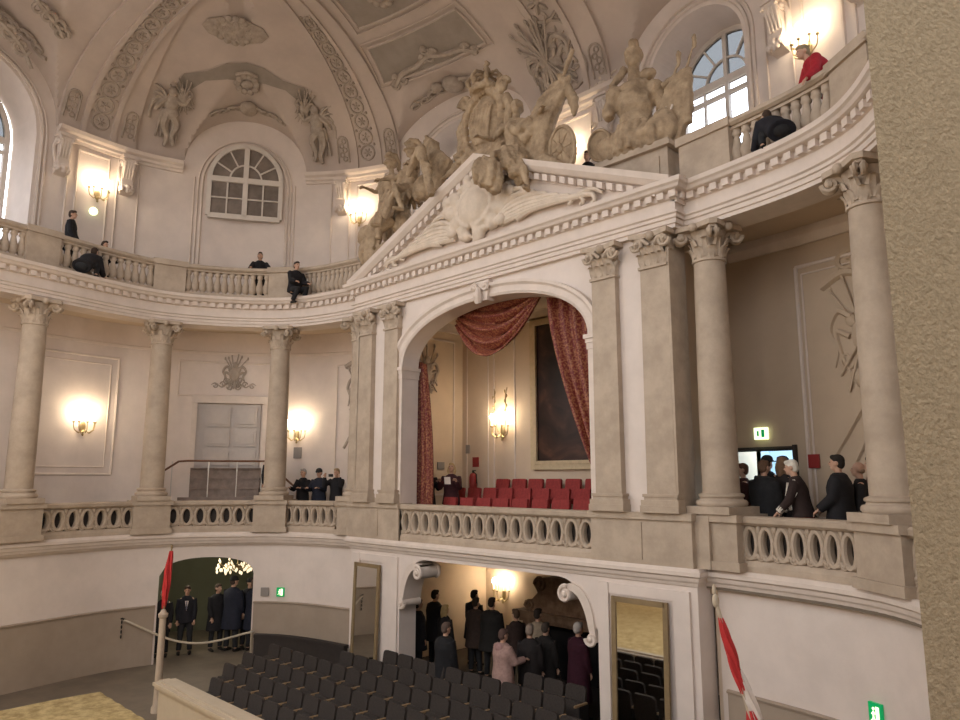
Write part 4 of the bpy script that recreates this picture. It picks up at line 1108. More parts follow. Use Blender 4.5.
for k in range(6):
    m_ = MB(); h = GZ+.30*(k+1); bquad(m_, i0-.4, i1+.3, GZ, h, .78-.10*k, .06) if k < 5 else bquad(m_, i0-.4, i1+.3, GZ, h, .22, .10)
    bquad(m_, i0-.4, i1+.3, h-.04, h, (.78-.10*k if k < 5 else .3)+.06, .03); m_.build('step', 'stairwood', st)
m_ = MB(); bquad(m_, i0-2.2, i1+1.0, GZ, 4.2, .92, .06); m_.build('front_board', 'stairwood', st)
hr = thing('stair_handrail', 'thin brown handrail on steel posts in front of the grey double doors', 'handrail')
pts = [onB(47.5, .98, 4.62), onB(52.6, .98, 5.22)] + [onB(i, .98, 5.24) for i in range(54, 71, 2)]
m_ = MB(); m_.tube(pts, .03, 8); m_.build('rail', 'handrail', hr, True)
for i in (51.6, 57.5, 62.2, 66.5):
    m_ = MB(); m_.tube([onB(i, .98, GZ), onB(i, .98, 5.22)], .015, 6); m_.build('post', 'steel', hr, True)
h2 = MB(); h2.tube([onB(70.6, .9, 4.75), onB(72.5, .9, 4.5), onB(73.5, .9, 4.35)], .03, 8); h2.tube([onB(73.0, .9, GZ), onB(73.0, .9, 4.45)], .02, 6)
tag(h2.build('handrail_end', 'handrail', None, True), 'short sloping handrail right of the column beside the two visitors', 'handrail')
# ---------------------------------------------------------------- plates, signs
def wall_plate(name, C, i, z, w, h, m, label, cat, d=.03, th=.02):
    p, t, n = frame_at(C, i, d, z); mb = MB(); mb.obox(p, t*w/2, n*th, (0,0,h/2)); o = mb.build(name, m); tag(o, label, cat); return o, p, t, n
wall_plate('notice_board', B, 71.0, 5.52, .24, .34, 'grey', 'small grey notice under the wall lamp right of the grey doors', 'notice')
def pictogram(o, p, t, n, w, h, flip=1):
    mb = MB(); F = lambda a, b: p + t*(a*w*flip) + n*.028 + Vector((0,0,b*h))
    def pq(pts): mb.prism([(a*w*flip, b*h) for a, b in pts], p+n*.022, t, (0,0,1), n*.006)
    pq([(-.05,-.38),(.3,-.38),(.3,.38),(-.05,.38)][::-1] if False else [(.08,-.36),(.34,-.36),(.34,.36),(.08,.36)])
    mb.build('door_symbol', 'signwhite', o)
    m2 = MB(); c = p+n*.024+t*(-.12*w*flip)
    m2.obox(c+Vector((0,0,.02*h)), t*.05*w+Vector((0,0,.02*h)), n*.004, (0,0,.14*h)); m2.ell(c+t*(.03*w*flip)+Vector((0,0,.26*h)), .06*h, None, 8, 6)
    for a0, b0, a1, b1 in ((0,-.1,.13,-.22),(.13,-.22,.10,-.36),(0,-.1,-.10,-.24),(-.10,-.24,-.20,-.24),(.02,.12,.15,.04),(-.02,.12,-.13,.02)):
        m2.tube([c+t*(a0*w*flip)+Vector((0,0,b0*h)), c+t*(a1*w*flip)+Vector((0,0,b1*h))], .025*h, 6)
    m2.build('running_figure', 'signwhite', o)
def exit_sign(C, i, z, w, h, m, label):
    o, p, t, n = wall_plate('exit_sign', C, i, z, w, h, m, label, 'sign', .03, .022); pictogram(o, p, t, n, w, h); return o
exit_sign(K, 73.8, 1.66, .22, .24, 'signgreen', 'small green running man exit sign on the white wall left of the royal box arch')
exit_sign(K, 211.6, 1.64, .20, .30, 'signgreen', 'green exit sign low on the right wall at the bottom edge')
o, p, t, n = wall_plate('exit_sign', B, 189.4, 5.55, .26, .22, 'signwhite', 'glowing yellow white exit sign above the right gallery doorway', 'sign', .05, .03)
mb = MB(); mb.obox(p+n*.034+t*.05, t*.03, n*.004, (0,0,.07)); mb.obox(p+n*.034-t*.05, t*.018, n*.004, (0,0,.05)); mb.build('running_figure', 'signgreen', o)
wall_plate('wall_box', K, 70.0, 1.66, .22, .22, 'grey', 'small square grey box on the white wall beside the green exit sign', 'box')
wall_plate('alarm_box', B, 197.0, 5.02, .2, .24, 'redplastic', 'small dark red alarm box on the right gallery wall behind the man in profile', 'box')
for x, z, w_, h_, m, lab in ((-3.95, 5.55, .16, .24, 'grey', 'small grey plate high on the back wall of the royal box'), ):
    tag(MB().box(x-w_/2, x+w_/2, BY-.03, BY, z-h_/2, z+h_/2).build('wall_plate', m), lab, 'plate')
tag(MB().box(-3.75, -3.52, BY-.03, BY, 5.05, 5.32).build('notice_plate', 'redplastic'), 'dark red notice on the back wall of the royal box above the fire extinguisher', 'notice')
tag(MB().box(-BX, -BX+.03, 2.3, 2.55, 4.98, 5.18).build('wall_plate', 'grey'), 'small grey plate beside the woman in the royal box', 'plate')
fe = thing('fire_extinguisher', 'red fire extinguisher on the back wall of the royal box', 'fire extinguisher', (-3.62, BY-.13, 4.35))
m_ = MB(); m_.lathe([(.02,0),(.10,.01),(.11,.05),(.11,.42),(.09,.50),(.04,.54)], (0,0,0), 14); m_.build('cylinder', 'redplastic', fe, True)
m_ = MB(); m_.lathe([(.03,.54),(.03,.58)], (0,0,0), 8); m_.box(-.02,.10,-.015,.015,.58,.61); m_.tube([(.03,0,.56),(.13,0,.50),(.14,0,.25)], .014, 6); m_.build('valve', 'seatdark', fe, True)
m_ = MB(); m_.box(-.06,.06,.08,.125,.2,.3); m_.build('bracket', 'steel', fe)
rg = MB(); p, t, n = frame_at(K, 43.8, .04, 1.15)
rg.tube([p+t*(-.03), p+t*(-.03)+n*.06+Vector((0,0,.02)), p+t*.06+n*.06+Vector((0,0,-.03))], .02, 6)
for k in range(4): rg.ell(p+n*.03+t*(-.02)+Vector((0,0,-.08-.12*k)), (.025,.02,.05), None, 8, 6)
tag(rg.build('rope_hook', 'seatdark', None, True), 'dark rope hook with hanging chain on the grey wainscot at the left', 'hook')
# ---------------------------------------------------------------- royal box: painting, chairs, curtains
pn = thing('framed_painting', 'tall dark oil painting in a pale frame behind the right curtain', 'painting', (0, BY, 0))
m_ = MB()
for x0, x1, z0, z1 in ((-1.5,-1.3,4.95,8.9),(1.3,1.5,4.95,8.9),(-1.3,1.3,4.95,5.15),(-1.3,1.3,8.7,8.9)): m_.box(x0,x1,-.12,0,z0,z1)
for x0, x1, z0, z1 in ((-1.36,-1.28,5.09,8.76),(1.28,1.36,5.09,8.76),(-1.3,1.3,5.09,5.17),(-1.3,1.3,8.68,8.76)): m_.box(x0,x1,-.15,-.1,z0,z1)
m_.build('frame', 'pictureframe', pn)
MB().box(-1.3,1.3,-.06,-.03,5.15,8.7).build('canvas', 'painting', pn)
def rbox(mb, c, sx, sy, sz, r=.03, tilt=0.0):
    """box with rounded upright profile in x/z, optional backward tilt about its base"""
    hx, hz = sx/2, sz/2; P = []
    for cx, cz, a0 in ((hx-r, hz-r, 0), (-hx+r, hz-r, pi/2), (-hx+r, -hz+r, pi), (hx-r, -hz+r, 3*pi/2)):
        for k in range(4): a = a0+pi/2*k/3; P.append((cx+r*cos(a), cz+r*sin(a)))
    up = Vector((0, sin(tilt), cos(tilt))); b = up.cross(Vector((1,0,0)))
    mb.prism(P, Vector(c)-b*sy/2, (1,0,0), up, b*sy); return mb
def make_red_chair():
    t = thing('upholstered_chair', '', 'chair')
    rbox(MB(), (0,.20,.74), .46,.07,.48,.04,.14).build('backrest', 'redchair', t, True, 30)
    m_ = MB(); m_.box(-.24,.24,-.26,.22,.40,.49); m_.ell((0,-.02,.48), (.23,.24,.05), None, 14, 8); m_.build('seat', 'redchair', t, True, 30)
    for sx in (-1, 1):
        for y in (-.23, .2):
            m_ = MB(); m_.box(sx*.21-.018, sx*.21+.018, y-.018, y+.018, 0, .41); m_.build('leg', 'handrail', t)
        m_ = MB(); m_.tube([(sx*.2,.2,.4),(sx*.2,.26,.75)], .016, 6); m_.build('back_post', 'handrail', t)
    return t
rc = make_red_chair(); rk_ = kids(rc); first = True
ORD = ['first','second','third','fourth','fifth','sixth','seventh','eighth','ninth','tenth','eleventh','twelfth','thirteenth','fourteenth','fifteenth','sixteenth','seventeenth','eighteenth']
for (y, z, x0, n, rn) in ((.92,3.3,-2.35,9,'front'),(1.92,3.52,-3.15,11,'middle'),(2.72,3.74,-2.3,9,'back')):
    for k in range(n):
        o = rc if first else dup(rc, tree=rk_); first = False
        o.location = (x0+.58*k+random.uniform(-.02,.02), y, z); o.rotation_euler = (0,0,random.uniform(-.06,.06))
        o['label'] = 'dark red chair in the royal box, %s from the left in the %s row' % (ORD[k], rn); o['group'] = 'red chairs in the royal box'
def cloth(rows, name, label):
    mb = MB(); mb.grid(rows); o = mb.build(name, 'damask', None, True, 180, solid=.03); return tag(o, label, 'curtain', 'red damask curtains of the royal box')
rows = []
for j in range(37):                              # swag
    v = j/36; row = []
    for i in range(41):
        u_ = i/40; x = -1.5+2.62*u_ - .12*v*(1-u_)**2 ; top = 8.86-.12*u_
        drop = 1.26*(sin(pi*min(1, u_*.94+.06))**.85)*(v**.92) + .18*(1-u_)*v
        fold = .10*sin(v*8.5*pi+.6*sin(u_*6))*(.35+.65*sin(pi*u_))
        row.append((x, .62-.16*sin(pi*u_)*v-fold, top-drop-.02*sin(v*17*pi)))
    rows.append(row)
cloth(rows, 'swag_curtain', 'red and gold damask swag hanging below the arch of the royal box')
rows = []
for j in range(45):
    v = j/44; z = 8.8-4.5*v
    xl = 1.22+.22*v*2+ (1.2*max(0, v-.12)**1.5)*1.0; xl = min(xl, 2.55); xr = 2.98
    row = []
    for i in range(61):
        u_ = i/60; w_ = u_*(xr-xl)
        row.append((xl+w_, .66-.075*sin(u_*11*pi+.8*sin(v*3))-.02*sin(u_*27), z-.05*u_*(1-v)))
    rows.append(row)
cloth(rows, 'draped_curtain', 'long red and gold damask curtain gathered to the right of the painting')
rows = []
for j in range(33):
    v = j/32; z = 7.55-4.2*v; xl, xr = -3.0, -2.86+.42*sin(pi*min(1, .08+v*.62))
    rows.append([(xl+(xr-xl)*i/24, .62-.06*sin(i/24*6*pi), z+.1*(1-i/24)) for i in range(25)])
cloth(rows, 'draped_curtain', 'narrow red and gold damask curtain at the left jamb of the royal box')
# ---------------------------------------------------------------- ground bay: mirrors, volutes, mantel
def wall_mirror(x0, x1, z1, label):
    t = thing('wall_mirror', label, 'mirror', ((x0+x1)/2, -.11, 0)); t.rotation_euler = (R(-1.5),0,0); w = (x1-x0)/2; m_ = MB(); z0 = .15
    for a, b, c, d in ((-w-.05,-w+.04,z0,z1+.05),(w-.04,w+.05,z0,z1+.05),(-w,w,z1-.04,z1+.05),(-w,w,z0,z0+.09)): m_.box(a,b,-.05,.0,c,d)
    m_.build('frame', 'mirrorframe', t); MB().box(-w+.02,w-.02,-.03,-.01,z0+.05,z1).build('mirror_glass', 'mirror', t)
wall_mirror(-4.53, -3.58, 2.62, 'tall narrow mirror on the left pier of the ground floor arch')
wall_mirror(3.26, 4.28, 2.64, 'tall mirror showing yellow sand on the right pier of the ground floor arch')
def volute(sx, label):
    mb = MB(); E = Vector
    path = [(2.84,1.84),(2.80,2.05),(2.76,2.3),(2.66,2.55),(2.5,2.73),(2.3,2.80),(2.15,2.77)]
    P = catmull([(2.9,1.6)]+path+[(2.0,2.6)], 6); rows = []
    for k, (x, z) in enumerate(P):
        n = len(P); a = P[max(k-1,0)]; b = P[min(k+1,n-1)]; L = hypot(b[0]-a[0], b[1]-a[1]); nx, nz = -(b[1]-a[1])/L, (b[0]-a[0])/L
        h = .10+.07*sin(pi*k/n)
        q = [(x, z), (x+nx*h, z+nz*h)]
        rows.append([(sx*q[0][0], -.04, q[0][1]), (sx*q[1][0], -.04, q[1][1]), (sx*q[1][0], .5, q[1][1]), (sx*q[0][0], .5, q[0][1])])
    mb.grid(rows, closed=True)
    for y in (-.06, .5): spiral(mb, (sx*2.15,y,2.60), (sx*.35,0,.94), (-sx*.94,0,.35), .155, 1.7, .045, 30, 1)
    mb.lathe([(.11,-.05),(.13,.0),(.13,.48),(.08,.5)], (sx*2.15,0,2.60), 16, Matrix.Rotation(-pi/2, 3, 'X'))
    spiral(mb, (sx*2.72,-.05,1.88), (-sx,0,0), (0,0,-1), .12, 1.4, .045, 22, 1); mb.lathe([(.08,-.04),(.09,.48)], (sx*2.72,0,1.88), 12, Matrix.Rotation(-pi/2, 3, 'X'))
    for k in range(4): mb.tube([(sx*x, .02+.13*k, z+.02) for x, z in path[1:6]], .03, 6)
    return tag(mb.build('scroll_bracket', 'trim', None, True, 45), label, 'bracket', 'scroll brackets of the ground floor arch')
volute(-1, 'white scroll bracket in the left corner of the ground floor arch'); volute(1, 'white scroll bracket in the right corner of the ground floor arch')
mt = thing('marble_mantelpiece', 'large brown marble mantelpiece at the right of the room under the royal box', 'mantelpiece', (0, 3.0, 0))
m_ = MB(); m_.prism([(-1.55,1.52),(-1.68,1.62),(-1.62,1.74),(-1.38,1.80),(-1.2,1.96),(-1.28,2.08),(-1.36,2.18),(-1.22,2.30),(-.9,2.34),(2.6,2.6),(2.6,1.5)], (0,0,0), (1,0,0), (0,0,1), (0,.9,0)); m_.build('carved_hood', 'brown', mt, True, 30)
m_ = MB(); m_.box(-1.85,2.7,-.15,.95,1.34,1.52); m_.box(-1.75,2.7,-.08,.95,1.26,1.36); m_.build('shelf', 'brown', mt)
for x in (-1.5, 2.3):
    m_ = MB(); m_.box(x-.18,x+.18,-.02,.9,FZ,1.26); m_.build('jamb', 'brown', mt)
m_ = MB(); m_.box(-1.3,2.1,.5,.9,FZ,1.26); m_.build('fire_opening', 'black', mt)
m_ = MB(); spiral(m_, (-1.1,-.02,2.16), (-1,0,0), (0,0,1), .18, 1.5, .05); m_.build('carved_scroll', 'brown', mt, True); m_ = MB(); spiral(m_, (-1.45,-.02,1.64), (-1,0,0), (0,0,1), .13, 1.4, .04); m_.build('carved_scroll', 'brown', mt, True)
# ---------------------------------------------------------------- rows of dark folding seats
def make_seat():
    t = thing('folding_seat', '', 'seat')
    rbox(MB(), (0,.06,.60), .47,.06,.48,.07,.16).build('backrest', 'seat', t, True, 30)
    rbox(MB(), (0,-.06,.42), .43,.08,.36,.05,.10).build('seat_cushion', 'seat', t, True, 30)
    for sx in (-1, 1):
        m_ = MB(); m_.box(sx*.252-.014, sx*.252+.014, -.16,.10, 0,.55); m_.build('side_panel', 'seatdark', t)
    m_ = MB(); m_.box(.235,.275,-.30,.06,.55,.585); m_.build('armrest', 'wood', t)
    return t
fs = make_seat(); fk = kids(fs); first = True
SEATROWS = [(.32,.95,2.6,'short row inside the arch'),(-.50,-2.6,2.75,'row below the arch'),(-1.25,-3.2,4.6,'first row from the wall'),(-2.03,-5.0,4.2,'second row from the wall'),(-2.86,-4.65,3.6,'third row from the wall'),(-3.62,-4.0,2.8,'fourth row from the wall'),(-4.32,-3.1,2.2,'front row by the barrier')]
def nth(k): return ORD[k] if k < len(ORD) else str(k+1)+'th'
SEATS = []
for y, x0, x1, rn in SEATROWS:
    n = int((x1-x0)/.53)
    for k in range(n):
        x = x0+.53*k
        o = fs if first else dup(fs, tree=fk); first = False
        o.location = (x, y, FZ+.16); o['label'] = 'dark grey folding seat, %s from the left in the %s' % (nth(k), rn); o['group'] = 'dark folding seats in rows'
pl = MB()
for y, x0, x1, rn in SEATROWS: pl.box(x0-(.75 if y == -2.03 else .35), x1+.2, y-.38, y+.46, FZ, FZ+.16)
struct(pl.build('floor_platform', 'riser'), 'low dark platform under the rows of seats')
# ---------------------------------------------------------------- barrier, poles, rope
br = thing('arena_barrier', 'ivory painted barrier with moulded top in front of the seats', 'barrier')
m_ = MB(); m_.box(-3.97,6.4,-5.0,-4.78,FZ,.72); m_.build('board', 'ivory', br)
m_ = MB(); m_.box(-4.02,6.4,-5.06,-4.70,.70,.76); m_.box(-4.04,6.4,-5.10,-4.66,.76,.82); m_.box(-4.0,6.4,-5.0,-4.8,.82,.85); m_.build('top_moulding', 'ivory', br)
fp = thing('flag_pole', 'slim pale post with a furled red flag beside the left doorway', 'flag pole', (-5.22,-4.52,FZ)); fp.scale = (1,1,.90); fp.rotation_euler = (0,R(.8),0)
m_ = MB(); m_.lathe([(.11,0),(.11,.12),(.08,.16),(.075,.4),(.068,2.1),(.095,2.13),(.10,2.2),(.065,2.24),(.04,2.30),(.0,2.31)], (0,0,0), 20); m_.build('post', 'stone', fp, True, 40)
m_ = MB(); m_.tube([(0,0,2.2),(.05,.06,3.72)], .018, 8); m_.ell((.052,.062,3.75), (.03,.03,.05)); m_.build('staff', 'mirrorframe', fp, True)
def furled(mb, a, b, r, n=20, tw=2.2):
    a, b = Vector(a), Vector(b); rows = []
    for k in range(n+1):
        q = k/n; c = a+(b-a)*q; rr = r*(.25+.75*sin(pi*min(1, .06+q*.9))**.7)
        rows.append([c+Vector((rr*(1+.35*cos(5*th+q*4))*cos(th+tw*q), rr*(1+.35*cos(5*th+q*4))*sin(th+tw*q), 0)) for th in [2*pi*j/16 for j in range(16)]])
    mb.grid(rows, closed=True); return mb
furled(MB(), (.045,.055,3.65), (-.02,0,2.32), .065).build('flag', 'redflag', fp, True, 60)
ft = Vector((7.33,-4.03,3.5)); fb_ = Vector((8.12,-3.62,FZ))
f2 = thing('flag_pole', 'leaning flag pole with a furled red and white flag at the lower right', 'flag pole', fb_)
d = ft-fb_; m_ = MB(); m_.tube([(0,0,.05), d], .02, 8); m_.ell(d, (.035,.035,.07)); m_.ell(d+Vector((-.01,0,.1)), (.02,.02,.06)); m_.build('staff', 'ivory', f2, True)
m_ = MB(); m_.lathe([(.28,0),(.28,.04),(.10,.08),(.05,.3),(.04,.32)], (0,0,0), 20); m_.build('foot', 'ivory', f2, True)
m_ = MB(); furled(m_, d*.955, d*.76, .045, 12); furled(m_, d*.72+Vector((.02,.02,0)), d*.50, .075, 12, 1.5); m_.build('red_cloth', 'redflag', f2, True, 60)
m_ = MB(); furled(m_, d*.82+Vector((.02,.03,0)), d*.62+Vector((.05,.05,0)), .05, 12); furled(m_, d*.66, d*.42+Vector((-.03,-.03,0)), .06, 12); m_.build('white_cloth', 'whiteflag', f2, True, 60)
rp = MB(); A_, Z_ = Vector((*K.at(43.9, .12), 1.12)), Vector((*K.at(67.9, .15), .62))
rp.tube([A_+(Z_-A_)*(k/20)+Vector((0,0,-.42*sin(pi*k/20)**1.2)) for k in range(21)], .028, 8)
tag(rp.build('barrier_rope', 'rope', None, True), 'pale rope hanging across the left doorway', 'rope')
sp = thing('rope_post', 'short pale rope post at the right jamb of the left doorway', 'post', (*K.at(67.9, .16), FZ))
m_ = MB(); m_.lathe([(.12,0),(.12,.03),(.035,.05),(.03,.7),(.045,.72),(.03,.78),(0,.79)], (0,0,0), 14); m_.build('post', 'ivory', sp, True, 40)
m_ = MB(); m_.ell((0,0,.74), (.05,.05,.03)); m_.build('knob', 'steel', sp, True)
# lobby chandelier seen through the doorway
ch = thing('crystal_chandelier', 'glittering crystal chandelier inside the dark lobby doorway on the left', 'chandelier')
pc, tc, nc = frame_at(K, 62.5, -1.7, 2.28); ch.location = pc
m_ = MB(); m_.tube([(0,0,.55),(0,0,-.2)], .02, 8); m_.lathe([(.02,-.25),(.06,-.2),(.03,-.1)], (0,0,0), 12)
for k in range(8): a = 2*pi*k/8; m_.tube([(0,0,-.1),(.3*cos(a),.3*sin(a),-.2),(.55*cos(a),.55*sin(a),-.02)], .015, 6)
m_.build('frame', 'gold', ch, True)
for k in range(8):
    a = 2*pi*k/8; m_ = MB(); m_.lathe([(.02,.0),(.03,.04),(.01,.1)], (.55*cos(a),.55*sin(a),0), 8); m_.build('bulb', 'candle', ch, True)
m_ = MB()
for k in range(48): a = 2*pi*k/24; r = .58 if k < 24 else .35; m_.ell((r*cos(a), r*sin(a), -.10-.08*(k % 3)), (.03,.03,.055), None, 6, 5)
m_.build('crystals', 'candle', ch, True)['kind'] = 'stuff'  # glints put in by letting the crystals glow themselves
# rough pillar beside the viewer
q0 = Vector((mx_ := 11.131, -11.072, 0)); fwd = Vector((-.7141,.700,0)).normalized(); rgt = Vector((.700,.7141,0)).normalized()
e0 = q0 + fwd*1.7 + rgt*(1.7*.578)
u1 = (rgt*.93+fwd*.12).normalized(); u2 = (fwd*.93+rgt*.60).normalized()
m_ = MB(); m_.prism([(0,0),(1,0),(1,1),(0,1)], e0+Vector((0,0,FZ)), u1*1.4, u2*1.1, (0,0,13)); struct(m_.build('pillar', 'rough'), 'rough rendered pillar along the right edge, close to the viewer')
# ---------------------------------------------------------------- figure generator (faces -y)
V3 = Vector
def rotx(v, a): return Matrix.Rotation(a, 3, 'X') @ V3(v)
class Pose:
    def __init__(s, lean=0, hip=.93, side=0, head_pitch=0, head_yaw=0, arms=((5,8,12),(5,8,12)), legs=((0,3,0),(0,3,0)), inward=(10,10), origin=(0,0)):
        """angles in degrees; arms: (flex, abduct, elbow); legs: (flex, abduct, knee)"""
        up = (Matrix.Rotation(R(side), 3, 'Y') @ Matrix.Rotation(R(lean), 3, 'X')) @ V3((0,0,1))
        s.up = up; s.right = V3((1,0,0)); s.fwd = up.cross(s.right) * -1; s.fwd = s.right.cross(up)*-1 if False else V3((0,-1,0)) - up*V3((0,-1,0)).dot(up); s.fwd.normalize()
        s.pel = V3((origin[0], origin[1], hip)); s.belly = s.pel+up*.14; s.chest = s.pel+up*.33; s.shc = s.pel+up*.48; s.neck = s.pel+up*.53
        hm = Matrix.Rotation(R(head_yaw), 3, 'Z') @ Matrix.Rotation(R(head_pitch), 3, 'X'); s.hm = hm
        s.head = s.neck + (up*.06) + hm @ V3((0,-.02,.135))
        s.arm = []; s.leg = []
        for sx, (f, a, e), inw in zip((-1, 1), arms, inward):
            sh = s.shc + V3((sx*.185, 0, 0)); 
            d = lambda fl, ab: (s.fwd*(sin(R(fl))*cos(R(ab))) + V3((sx*sin(R(ab)),0,0)) - up*(cos(R(fl))*cos(R(ab)))).normalized()
            el = sh + d(f, a)*.29; d2 = d(f+e, a-inw); wr = el + d2*.255; s.arm.append((sh, el, wr, d2))
        for sx, (f, a, k) in zip((-1, 1), legs):
            h = s.pel + V3((sx*.095, 0, -.02)); 
            d = lambda fl: V3((sx*sin(R(a)), -sin(R(fl))*cos(R(a)), -cos(R(fl))*cos(R(a))))
            kn = h + d(f)*.43; an = kn + d(f-k)*.41; s.leg.append((h, kn, an))
def interp_tube(mb, pts, rs, seg=10): mb.tube(pts, rs, seg)
def hand(mb, wr, d, sx, curl=25):
    d = d.normalized(); side = d.cross(V3((0,0,1))); side = side.normalized() if side.length > .1 else V3((1,0,0)); nrm = side.cross(d).normalized()
    mb.tube([wr-d*.02, wr+d*.03, wr+d*.085], [.026,.036,.036], 8, flat=.55, flatdir=nrm)
    for k, L in enumerate((.062,.075,.070,.055)):
        b = wr+d*.08+side*(.031-.0205*k); a = R(curl); d1 = (d*cos(a)-nrm*sin(a)); d2 = (d*cos(2*a)-nrm*sin(2*a))
        mb.tube([b-d*.02, b, b+d1*L*.5, b+d1*L*.5+d2*L*.5], [.0105,.0105,.010,.008], 6)
    b = wr+d*.03+side*.035*(-sx if False else 1); dt = (d*.75+side*.5-nrm*.4).normalized(); mb.tube([b-side*.02, b+dt*.03, b+dt*.068], [.013,.0125,.009], 6)
def body(mb, p, female=False):
    R3 = lambda ax: Matrix((p.right, -p.fwd, p.up)).transposed()
    M_ = R3(0); w = .92 if female else 1.0
    mb.ell(p.pel, (.165,.115,.13), M_, 14, 10); mb.ell(p.belly, (.145*w,.105,.16), M_, 14, 10); mb.ell(p.chest, (.175*w,.12,.20), M_, 14, 10)
    mb.tube([p.shc+V3((-.15*w,0,-.02)), p.shc+V3((0,0,.03)), p.shc+V3((.15*w,0,-.02))], [.06,.075,.06], 10)
    mb.tube([p.shc, p.neck, p.head-p.hm@V3((0,-.01,.03))], [.068,.054,.052], 10)
    h = p.hm; hd = p.head
    mb.ell(hd+h@V3((0,.012,.02)), (.077,.095,.100), h, 14, 10); mb.ell(hd+h@V3((0,-.035,-.045)), (.056,.058,.072), h, 12, 8)
    mb.tube([hd+h@V3((0,-.085,.025)), hd+h@V3((0,-.112,-.015)), hd+h@V3((0,-.088,-.024))], [.010,.016,.012], 6)
    for sx in (-1, 1): mb.ell(hd+h@V3((sx*.078,.012,-.005)), (.012,.022,.034), h, 8, 6)
    mb.ell(hd+h@V3((0,-.072,-.085)), (.022,.02,.018), h, 8, 6)
    for sx, (sh, el, wr, d) in zip((-1, 1), p.arm):
        mb.tube([sh, sh+(el-sh)*.4, el, el+(wr-el)*.35, wr], [.055,.050,.041,.040,.027], 9); hand(mb, wr, d, sx)
    for sx, (hp, kn, an) in zip((-1, 1), p.leg):
        mb.tube([hp, hp+(kn-hp)*.4, kn, kn+(an-kn)*.35, an], [.092,.082,.056,.056,.038], 10)
        f = V3((0,-1,0)); mb.tube([an+V3((0,.03,-.04)), an+f*.08+V3((0,0,-.045)), an+f*.17+V3((0,0,-.055))], [.036,.038,.028], 8)
def coat_mesh(p, hem=.35, bulk=1.0, flare=1.0, sleeves=True, quilt=False):
    mb = MB(); rows = []; up = p.up
    prof = [(-.0, .11, .085), (-.05,.155,.10), (-.10,.205,.122), (-.20,.205,.145), (-.32,.185,.14), (-.42,.185,.14), (-.53,.20,.15)]
    n = 28
    def ringat(c, ax, ay, M_): return [c + M_ @ V3((ax*cos(2*pi*k/n), ay*sin(2*pi*k/n), 0)) for k in range(n)]
    M_ = Matrix((p.right, -p.fwd, up)).transposed(); top = p.neck+up*.03
    for z, ax, ay in prof: rows.append(ringat(top+up*z, ax*bulk, ay*bulk, M_))
    hips = p.pel; standing = all(l[0].z-l[1].z > .2 for l in p.leg)
    if standing:
        steps = max(2, int(hem/.06))
        for k in range(1, steps+1):
            q = k/steps; c = hips+V3((0,0,-hem*q)); wv = 1+.04*((k % 2) if quilt else 0); rows.append(ringat(c, (.20+.03*q*flare)*bulk*wv, (.15+.03*q*flare)*bulk*wv, Matrix.Identity(3)))
    else: rows.append(ringat(hips-up*.08, .20*bulk, .16*bulk, M_))
    mb.grid(rows, closed=True); o = len(mb.v)-len(rows)*n
    mb.f.append(tuple(o+k for k in range(n-1,-1,-1))); mb.f.append(tuple(o+(len(rows)-1)*n+k for k in range(n)))
    if sleeves:
        for sh, el, wr, d in p.arm:
            mb.tube([sh-V3((0,0,.0))+(p.chest-sh)*.25, sh, sh+(el-sh)*.5, el, el+(wr-el)*.5, wr-d*.005], [.075*bulk,.078*bulk,.071*bulk,.068*bulk,.060*bulk,.052*bulk], 12)
    mb.tube([p.neck-up*.02, p.neck+up*.055], [.085,.074], 14)
    return mb
def trousers_mesh(p):
    mb = MB(); mb.ell(p.pel, (.192,.142,.155), Matrix((p.right, -p.fwd, p.up)).transposed(), 14, 8)
    for hp, kn, an in p.leg: mb.tube([hp+V3((0,0,.03)), hp+(kn-hp)*.5, kn, kn+(an-kn)*.5, an+(kn-an)*.06], [.105,.095,.078,.07,.066], 12)
    return mb
def hair_mesh(p, style):
    mb = MB(); h = p.hm; hd = p.head
    def sh(cx, r, M_=None): mb.ell(hd+h@V3(cx), r, h, 14, 9)
    if style in ('short', 'long', 'bun'): sh((0,.022,.035), (.084,.098,.098)); sh((0,.05,-.01), (.080,.068,.085)); sh((0,-.045,.09), (.065,.045,.034))
    if style == 'long': 
        for sx in (-1, 1): mb.tube([hd+h@V3((sx*.07,.02,.03)), hd+h@V3((sx*.085,.03,-.06)), hd+h@V3((sx*.07,.05,-.18))], [.03,.036,.022], 8)
        mb.tube([hd+h@V3((0,.06,.03)), hd+h@V3((0,.08,-.08)), hd+h@V3((0,.085,-.20))], [.07,.072,.045], 10)
    if style == 'bun': sh((0,.12,.03), (.05,.045,.05))
    if style == 'bald': sh((0,.045,-.02), (.079,.062,.05))
    return mb
def hat_mesh(p, kind):
    mb = MB(); h = p.hm; hd = p.head
    prof = [(.094,.015),(.099,.03),(.097,.05),(.090,.085),(.065,.118),(.03,.133),(.001,.136)] if kind != 'brim' else [(.16,.045),(.165,.05),(.10,.06),(.094,.12),(.07,.14),(.001,.142)]
    vs = MB(); vs.lathe(prof, (0,0,0), 18); 
    mb.add([hd + h @ V3((v[0], v[1]*1.08+.012, v[2])) for v in vs.v], vs.f)
    if kind == 'cap': mb.ell(hd+h@V3((0,-.11,.04)), (.07,.06,.010), h, 12, 6)
    if kind == 'beanie': mb.tube([hd+h@V3((.098*cos(2*pi*k/16), .106*sin(2*pi*k/16)+.012, .03)) for k in range(17)], .014, 6, cap=False)
    return mb
CM = {}
def cmat(c, rough=.85):
    k = tuple(round(x, 3) for x in c)
    if k not in CM: CM[k] = mat('cloth_%d' % len(CM), c, rough, .15, 14)
    return CM[k]
SKIN = mat('skin', (.50, .30, .21), .55, .08, 9)
EYE = mat('eye_dark', (.03, .02, .018), .3); LIP = mat('lips', (.33, .12, .10), .5)
